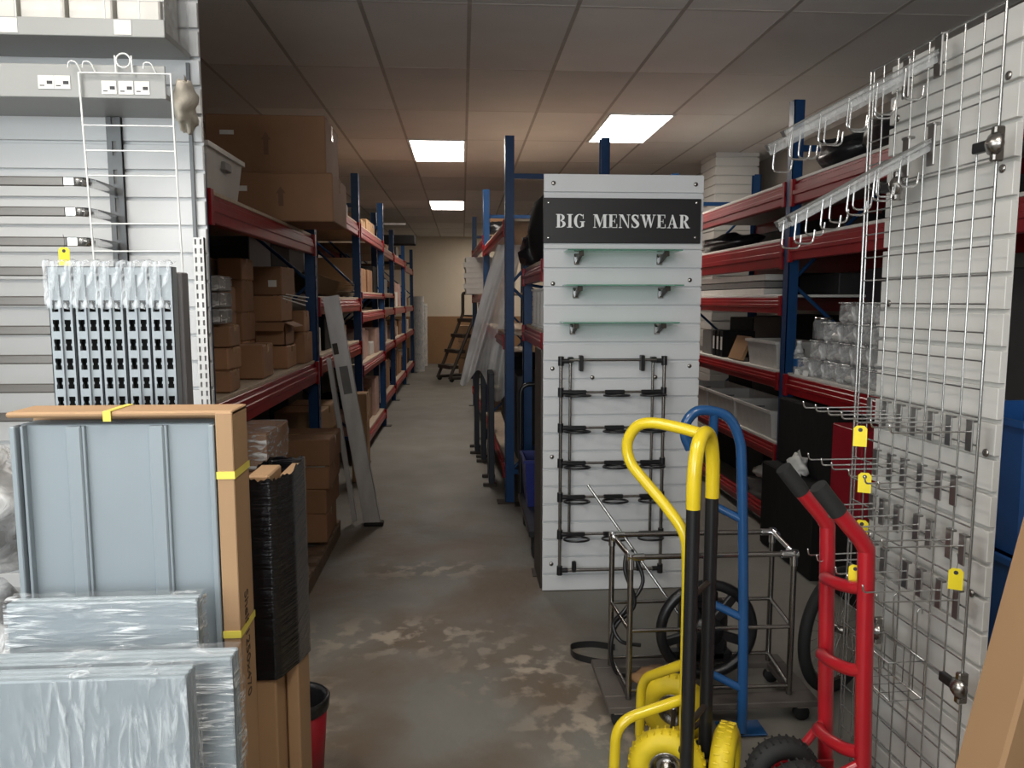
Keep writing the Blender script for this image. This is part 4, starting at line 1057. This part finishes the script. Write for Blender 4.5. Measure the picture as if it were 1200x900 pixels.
# low wire basket hung on the grid
wb = thing('wire_basket', 'small chrome wire tray hung low on the wire grid', 'basket', ongrid(.36, .44), GR)
b = MB()
for z, dd in ((.0, .11), (.12, .12)): b.tube([(-.10, -.005, z), (-.10, -dd, z), (.10, -dd, z), (.10, -.005, z), (-.10, -.005, z)], .0026, 6)
for x in (-.10, -.05, 0, .05, .10): b.tube([(x, -.005, .12), (x, -.005, 0), (x, -.11, 0), (x, -.12, .12)], .002, 6)
part('basket_frame', b, 'zinc_wire', wb)
for x in (-.06, .06): part('hook', MB().tube(fillet([(x, -.005, .12), (x, -.01, .26), (x, .006, .27), (x, .006, .25)], .008), .0026, 6), 'zinc_wire', wb)

# ------------------------------------------------------------------ right rack stock
cb = None; n = 0
CL = 'clear plastic boxes stacked on the right rack'
for c, (y, hh) in enumerate(((3.72, 4), (3.90, 4), (4.08, 4), (4.26, 4), (4.44, 3), (4.62, 2), (4.78, 1))):
    for k in range(hh):
        for d in (0, 1):
            if d and k < hh - 1: continue
            lab = f'clear plastic box, {ORD[k]} up in {ORD[c]} stack from the grid, {"rear" if d else "front"} row'
            loc = (2.26 + .19 * d + .012 * ((c + k) % 3), y, 1.1505 + .118 * k)
            if cb is None:
                m = MB().box(-.085, .085, -.082, .082, 0, .105, .012); cb = solo('clear_box', lab, 'box', m, 'clear', loc, 0, CL)
                part('lid', MB().box(-.088, .088, -.085, .085, .105, .115, .004), 'clear', cb)
                part('contents', blob(61, .06, .055, .04, .25, 12, 8).mesh('contents') and MB().box(-.05, .05, -.055, .055, .006, .05, .015), 'milky', cb)
            else: dup(cb, loc, .06 * ((c * 3 + k) % 5 - 2), label=lab)
wbt = thing('water_bottle', 'clear bottle with a blue label standing by the blue post', 'bottle', (2.20, 4.90, 1.150))
part('body', MB().lathe([(0, 0), (.032, 0), (.034, .02), (.033, .06), (.034, .12), (.03, .15), (.014, .185), (.013, .20)], 18), 'clear', wbt)
part('label_band', MB().lathe([(.0348, .05), (.0348, .10)], 18, cap=False), 'blue_paint', wbt, 'blue paper band'); part('cap', MB().lathe([(0, .2), (.015, .2), (.015, .218), (0, .218)], 14), 'white_wire', wbt)
jar = thing('glass_jar', 'round glass jar with a lid among the clear boxes', 'jar', (2.24, 4.66, 1.39))
part('body', MB().lathe([(0, 0), (.055, 0), (.06, .01), (.06, .10), (.05, .12)], 20), 'acrylic', jar); part('lid', MB().lathe([(0, .12), (.052, .12), (.052, .135), (0, .135)], 20), 'chrome', jar)
for k in range(2):
    t = MB().box(-.05, .05, -.035, .035, 0, .012).box(-.05, .05, -.0355, -.0345, 0, .05)
    solo('price_card', f'folded white ticket at the front of the clear box shelf, {["nearer", "farther"][k]} one', 'card', MB().prism([(-.02, 0), (.02, 0), (.02, .035), (-.02, .035)], -.001, .001, RX(radians(-15))), 'paper', (2.165, 4.72 + .12 * k, 1.152), -pi / 2 + .5, 'white tickets')
tote('white plastic crate on the chest high shelf left of the blue post', 2.19, 2.5, 5.25, 5.80, 1.151, .19, 'tote', None, 'plastic_crate', 'crate')
for k in range(3):
    solo('lever_file', f'black lever file with a white spine label, {ORD[k]} from the sign board', 'file', MB().box(-.14, .14, -.035, .035, 0, .22, .004), 'black_matt', (2.34, 6.62 - .1 * k, 1.151), 0, 'black lever files')
    part('spine_label', MB().box(-.1415, -.14, -.02, .02, .06, .17), 'paper', bpy.data.objects[[o.name for o in C.objects if o.name.startswith('lever_file')][-1]], 'white spine label')
bd = MB().box(-.012, .012, 0, .30, 0, .20, .002, RX(radians(0)) @ RY(radians(22)))
solo('leaning_board', 'brown board leaning against the white plastic crate', 'board', bd, 'brown_board', (2.20, 5.92, 1.156), 0)
carton('clear fronted pack beside the sign board on the chest high right shelf', 2.22, 2.4, 6.75, 7.0, 1.151, 1.36, 0, 'grey_plastic', None, False)
for k, (y0, y1) in enumerate(((5.25, 5.95), (6.0, 6.65), (6.7, 7.3))):
    tote(f'grey plastic bin with pale rim on the knee high shelf, {["nearest", "middle", "farthest"][k]} of three', 2.17, 2.55, y0, y1, .651, .20, 'tote', 'grey bins on the knee high shelf', 'storage_bin', 'bin')
for k in range(3):
    solo('white_board_stack', f'{["lowest", "middle", "topmost"][k]} white board lying on the bright red beam of the right rack', 'board', MB().box(-.05, .14, -1.0, 1.25, 0, .045, .003), ('white_board', 'grey_plastic', 'white_board')[k], (2.24, 6.5, 1.671 + .052 * k), .004 * k, 'boards on the right rack')
bags = [(2.45, 3.3, 2.42, .30, .34, .15), (2.42, 4.0, 2.42, .28, .33, .13), (2.46, 4.62, 2.42, .3, .26, .12), (2.45, 6.9, 2.05, .25, .4, .10)]
for k, (x, y, z, a, b, c) in enumerate(bags):
    solo('black_sack', ['black sack on the top right shelf nearest the wire grid', 'black sack in the middle of the top right shelf', 'black sack on the top right shelf beside the blue post', 'flattened black sack on the second shelf near the sign board'][k], 'sack', blob(70 + k, a, b, c, .2), 'black_bag', (x, y, z + c * .75), 0, 'black sacks on the right rack')
for k in range(5):
    carton(f'dark grey tub on the right rack above the clear boxes, {ORD[k]} from the wire grid', 2.3, 2.9, 3.4 + .32 * k, 3.7 + .32 * k, 1.62 + .03, 1.80, 0, 'grey_plastic', 'dark grey tubs', False) if False else None
carton('black carton low on the right rack under the clear boxes, lower of two', 2.0, 2.5, 4.2, 4.95, .005, .56, 0, 'black_matt', None, False)
carton('black carton low on the right rack under the clear boxes, upper of two', 2.10, 2.6, 4.15, 4.95, .565, .99, 0, 'black_matt', None, False)
carton('black carton under the red crate beside the wire grid', 2.06, 2.5, 3.75, 4.12, .005, .47, 0, 'black_matt', None, False)
carton('red crate standing on a black carton between wire grid and black cartons', 2.06, 2.45, 3.8, 4.12, .475, .95, 0, 'red_plastic', None, False, name='red_crate', cat='crate')
solo('crumpled_paper', 'crumpled white paper on the ledge of the lower black carton', 'paper', blob(81, .045, .09, .07, .5, 14, 10), 'paper', (2.048, 4.52, .618), 0)
solo('grey_bundle', 'grey cloth bundle on the floor beneath the knee high bins', 'bundle', blob(85, .2, .3, .16, .25), 'grey_plastic', (2.42, 5.7, .125), 0)
solo('white_bundle', 'crumpled white plastic bundle low under the right rack', 'bundle', blob(86, .10, .14, .06, .35), 'milky', (2.3, 5.55, .345), 0)
cr = None
for k in range(3):
    o = tote(f'blue plastic crate at the right picture edge, {["bottom", "middle", "top"][k]} of the stack', 1.66, 2.02, 2.15, 2.62, .002 + .425 * k, .42, 'blue_crate', 'blue crates behind the grid', 'blue_crate', 'crate')
# foreground cardboard
fc = solo('cardboard_sheet', 'big tan cardboard carton leaning in at the lower right corner', 'cardboard', MB().box(0, .7, -.012, .09, 0, 1.35, .006, TR(.725, 1.17, .0) @ RY(radians(11.5)) ), 'card_shaded')
part('flap', MB().box(.03, .42, -.018, -.013, 0, 1.0, .001, TR(.76, 1.17, .02) @ RY(radians(10.0)) @ RX(radians(2.0))), 'card_shaded', fc)

# ------------------------------------------------------------------ chrome frame on its dolly
dl = thing('wood_dolly', 'low flat dolly with small casters under the chrome frame', 'dolly', (.54, 2.72, 0))
part('deck', MB().box(0, .82, 0, .085, .075, .10, .003).box(0, .82, .32, .40, .075, .10, .003).box(0, .085, .086, .319, .075, .10, .003).box(.74, .82, .086, .319, .075, .10, .003), 'dark_wood', dl)
for x in (.05, .77):
    for y in (.05, .35):
        c = part('caster', MB().lathe([(0, -.012), (.03, -.012), (.03, .012), (0, .012)], 14, TR(x, y, .031) @ RX(pi / 2)), 'rubber', dl)
        part('caster_fork', MB().box(x - .02, x + .02, y - .016, y + .016, .05, .0745, .003), 'chrome', c)
cf = thing('chrome_frame', 'open box frame of chrome tube standing on the low dolly', 'frame', (0, 0, 0))
PX = [(.628, 2.78), (1.262, 2.78), (.612, 3.06), (1.292, 3.06)]
for x, y in PX:
    part('leg', MB().tube([(x, y, .102), (x, y, .665)], .0115, 12), 'dull_chrome', cf)
for z in (.665, .375, .135):
    for a, b in ((0, 1), (2, 3), (0, 2), (1, 3)):
        p, q = PX[a], PX[b]
        if z == .375 and (a, b) == (0, 2): pass
        part('rail', MB().tube([(p[0], p[1], z), (q[0], q[1], z)], .0105 if z > .6 else .008, 10), 'dull_chrome', cf)
for x, y in PX:
    sx = 1 if x < 1 else -1; sy = 1 if y < 2.9 else -1
    part('corner_joint', MB().tube([(x - .014 * sx, y, .665), (x + .05 * sx, y, .665)], .0145, 12).tube([(x, y, .665), (x, y + .045 * sy, .665)], .0145, 12).tube([(x, y, .62), (x, y, .68)], .0145, 12), 'chrome', cf)
sw = thing('spoked_wheel', 'black spoked plastic wheel inside the chrome frame', 'wheel', (.968, 2.90, .318))
part('rim', MB().torus(.186, .022, 40, 10, RX(pi / 2)), 'black_plastic', sw)
for k in range(5):
    a = 2 * pi * k / 5 + .35
    part('spoke', MB().box(.05, .185, -.012, .012, -.018, .018, .004, RY(a)), 'black_plastic', sw)
part('hub', MB().lathe([(0, -.035), (.05, -.035), (.06, -.01), (.06, .03), (0, .03)], 20, RX(pi / 2)), 'black_plastic', sw)
solo('black_motor_box', 'black lumpy machine case behind the spoked wheel', 'case', MB().box(-.06, .14, 0, .07, 0, .26, .02).box(-.04, .10, .01, .065, .24, .31, .02).box(-.11, .16, .0, .06, 0, .05, .01), 'black_plastic', (.94, 2.955, .146), 0)
# strap and cable
def ribbon(pts, w, m):
    P = smooth(pts, 8); mb_ = MB(); vs = []; fs = []
    for i, p in enumerate(P):
        vs += [p + Vector((0, 0, w / 2)), p - Vector((0, 0, w / 2))]
    for i in range(len(P) - 1): fs.append((2 * i, 2 * i + 1, 2 * i + 3, 2 * i + 2))
    mb_.add(vs, fs, True); vs2 = [v + Vector((0, .0025, 0)) for v in vs]; mb_.add(vs2, fs, True); return mb_
solo('floor_strap', 'black strap curled on the floor left of the chrome frame', 'strap', ribbon([(.70, 3.40, .016), (.60, 3.44, .016), (.50, 3.42, .016), (.50, 3.33, .016), (.58, 3.27, .016), (.68, 3.24, .016)], .03, 'b'), 'black_plastic')
cb2 = MB().tube(smooth([(.66, 2.99, .62), (.645, 2.95, .55), (.68, 2.93, .42), (.605, 2.93, .33), (.585, 2.92, .22), (.625, 2.95, .115), (.72, 2.96, .112)], 8), .009, 8)
cb2.tube(smooth([(.68, 3.0, .62), (.72, 2.96, .50), (.64, 2.92, .40), (.595, 2.93, .34), (.62, 2.9, .28), (.70, 2.9, .26)], 8), .008, 8)
solo('black_cable', 'thick black cable looped over the left end of the chrome frame', 'cable', cb2, 'black_plastic')
solo('metal_rod', 'thin silver rod leaning across the chrome frame', 'rod', MB().tube([(.553, 3.34, .81), (1.03, 3.02, .13)], .0065, 8), 'zinc_wire')
solo('cardboard_scrap', 'crumpled brown scrap lying by the foot of the chrome frame', 'scrap', blob(91, .09, .07, .03, .4, 16, 10), 'brown_board', (.76, 2.90, .124 ), 0)
# bicycle wheel
bw = thing('bicycle_wheel', 'bicycle wheel with black tyre standing past the red sack truck', 'wheel', (1.555, 2.98, .268), radians(32))
part('tyre', MB().torus(.243, .024, 48, 12, RX(pi / 2)), 'rubber', bw); part('rim', MB().torus(.218, .009, 48, 8, RX(pi / 2)), 'dull_chrome', bw)
sp = MB()
for k in range(28): a = 2 * pi * k / 28; sp.tube([(.02 * cos(a + .5), .012 * (-1) ** k, .02 * sin(a + .5)), (.215 * cos(a), 0, .215 * sin(a))], .0011, 4)
part('spokes', sp, 'zinc_wire', bw); part('hub', MB().lathe([(0, -.04), (.016, -.04), (.016, .04), (0, .04)], 12, RX(pi / 2)), 'dull_chrome', bw)

# ------------------------------------------------------------------ sack trucks
def tyre_wheel(x, y, z, R, r, par, tm, hubm='dull_chrome', rz=0., tread=30):
    T = TR(x, y, z) @ RZ(rz) @ RX(pi / 2)
    m = MB().torus(R - r, r, 40, 14, T)
    for k in range(tread):
        a = 2 * pi * k / tread
        for s in (-1, 1): m.box(R - .006, R + .0006, -.003, .003, min(.003 * s, r * .6 * s), max(.003 * s, r * .6 * s), .001, T @ RZ(a + .05 * s))
    w = part('wheel', m, tm, par)
    q = R - 2 * r
    h = MB().lathe([(0, -.03), (.016, -.03), (.018, -.012), (.03, -.006), (q - .01, -.010), (q + .004, -.024), (q + .012, -.024), (q + .012, .024), (q + .004, .024), (q - .01, .010), (.03, .006), (.018, .012), (.016, .03), (0, .03)], 24, T)
    part('hub', h, hubm, w); return w
ya = radians(-38)
yt = thing('yellow_sack_truck', 'yellow sack truck with black uprights and loop handle in the foreground', 'sack truck', (.746, 2.305, 0), ya)
for y in (-.082, .082):
    part('upright', MB().tube([(0, y, .03), (0, y, 1.015)], .0215, 14), 'black_plastic', yt, 'black sleeved upright')
part('top_bow', MB().tube(smooth([(0, -.082, 1.0), (0, -.082, 1.065), (0, -.074, 1.14), (0, -.047, 1.20), (0, 0, 1.222), (0, .047, 1.20), (0, .074, 1.14), (0, .082, 1.065), (0, .082, 1.0)], 6), .0225, 14), 'yellow', yt)
part('loop_handle', MB().tube(smooth([(x * 1.02, 0, .114 + .93 * z) for x, z in ((0, 1.185), (-.08, 1.20), (-.17, 1.208), (-.225, 1.19), (-.257, 1.13), (-.245, 1.06), (-.19, .995), (-.115, .915), (-.058, .835), (-.045, .74), (-.042, .5), (-.04, .0))], 7), .0185, 14), 'yellow', yt)
for pts in ([(-.045, -.01, .345), (-.207, -.162, .288), (-.215, -.168, .018), (-.06, -.10, .016)], [(-.05, .012, .455), (-.262, .147, .285), (-.27, .152, .018), (-.08, .10, .016)]):
    part('wheel_guard', MB().tube(fillet(pts, .07, 8), .0170, 12), 'yellow', yt)
for z in (.30, .72): part('crossbar', MB().tube([(0, -.066, z), (0, .066, z)], .010, 10), 'dark_steel', yt)
part('axle', MB().tube([(-.07, -.055, .13), (-.194, .292, .13)], .009, 10).tube([(-.075, -.04, .13), (0, -.082, .25)], .009, 8).tube([(-.11, .06, .13), (0, .082, .25)], .009, 8).tube([(-.09, .0, .10), (.0675, .074, .13)], .009, 8), 'dark_steel', yt)
part('toe_plate', MB().box(.03, .10, -.16, -.03, .008, .016, .003).box(.026, .034, -.16, -.03, .008, .14, .003), 'black_plastic', yt)
tyre_wheel(-.078, -.052, .126, .125, .039, yt, 'yellow_tyre', rz=radians(22)); tyre_wheel(-.194, .292, .131, .130, .040, yt, 'yellow_tyre', rz=radians(10))
tyre_wheel(.072, .074, .126, .125, .039, yt, 'yellow_tyre', rz=radians(100))

bt = thing('blue_sack_truck', 'blue sack truck standing behind the yellow one', 'sack truck', (1.03, 2.65, 0))
part('main_frame', MB().tube(smooth([(0, 0, .03), (-.01, 0, .5), (-.033, 0, 1.02), (-.047, 0, 1.14), (-.088, 0, 1.215), (-.15, 0, 1.24), (-.205, 0, 1.238), (-.24, 0, 1.20), (-.243, 0, 1.15), (-.228, .0, 1.115)], 8), .0185, 14), 'blue_paint', bt)
part('rear_frame', MB().tube(smooth([(-.14, .0, 1.235), (-.135, .02, 1.15), (-.13, .035, .95), (-.125, .035, .5), (-.12, .03, .03)], 8), .0165, 12), 'blue_paint', bt)
for z in (.84, .47, .2): part('crossbar', MB().tube([(-.125, .035, z + .05), (-.025 if z > .6 else -.01, 0, z)], .015, 10), 'blue_paint', bt)
part('toe_plate', MB().box(-.07, .10, .0, .10, .008, .016, .002), 'blue_paint', bt)
part('grip', MB().tube([(-.238, 0, 1.14), (-.222, 0, 1.105)], .021, 10), 'blue_paint', bt)

rt = thing('red_sack_truck', 'red sack truck with black grips parked beside the wire grid', 'sack truck', (1.17, 2.2, 0))
for k, (y, dz) in enumerate(((.14, .0), (-.10, .0))):
    ra = MB().tube(smooth([(.03, y, .03), (.012, y, .5), (.0, y, .86), (-.008, y, .92), (-.06, y, .985), (-.095, y, 1.025)], 6), .0245, 14)
    part('side_rail', ra, 'red_paint', rt)
    part('grip', MB().tube([(-.09, y, 1.02), (-.155, y, 1.10)], .026, 14), 'rubber', rt, 'black rubber grip')
for z in (.765, .51, .255):
    part('crossbar', MB().tube(smooth([(.005, .14, z - .035), (-.025, .09, z - .012), (-.03, .02, z), (-.015, -.06, z + .015), (.005, -.10, z + .03)], 5), .020, 10), 'red_paint', rt)
part('axle_bracket', MB().box(-.19, .03, .085, .095, .10, .14, .003).tube([(-.17, .05, .12), (.02, .14, .25)], .014, 10).tube([(-.17, -.06, .12), (.02, -.1, .25)], .014, 10), 'red_paint', rt)
part('toe_plate', MB().box(.03, .14, -.12, .16, .008, .018, .003), 'red_paint', rt)
tyre_wheel(-.155, .06, .122, .118, .036, rt, 'rubber', hubm='red_paint'); tyre_wheel(-.155, -.07, .122, .118, .036, rt, 'rubber', hubm='red_paint')

# ------------------------------------------------------------------ light and camera
def area(name, loc, rot, sx, sy, e, col):
    l = bpy.data.lights.new(name, 'AREA'); l.shape = 'RECTANGLE'; l.size = sx; l.size_y = sy; l.energy = e; l.color = col
    o = bpy.data.objects.new(name, l); C.objects.link(o); o.location = loc; o.rotation_euler = rot; return o
area('shopfront_daylight', (-1.25, -3.15, 1.95), (radians(90), 0, 0), 2.2, 2.1, 118, (.93, .97, 1.0))
area('added_side_light', (-2.36, -.1, 2.05), (0, radians(-90), 0), 1.8, 2.8, 66, (.97, .98, 1.0))  # added light from the left, brightens the right slatted board
w = bpy.data.worlds.new('world'); sc.world = w; w.use_nodes = True
w.node_tree.nodes['Background'].inputs[0].default_value = (.6, .7, .8, 1); w.node_tree.nodes['Background'].inputs[1].default_value = .5

cam = bpy.data.cameras.new('camera'); co = bpy.data.objects.new('camera', cam); C.objects.link(co)
cam.sensor_width = 36; cam.lens = 27; cam.clip_start = .05; cam.clip_end = 60
co.location = (0, 0, 1.63); co.rotation_euler = (radians(90 - 6.2144), 0, radians(-3.6657))
sc.camera = co
sc.view_settings.view_transform = 'Standard'; sc.view_settings.look = 'None'
sc.view_settings.exposure = 0.0; sc.view_settings.gamma = 1.0; sc.view_settings.use_curve_mapping = False
sc.cycles.max_bounces = 8; sc.cycles.transparent_max_bounces = 16; sc.cycles.diffuse_bounces = 4
sc.cycles.sample_clamp_indirect = 6.0; sc.cycles.caustics_reflective = False; sc.cycles.caustics_refractive = False
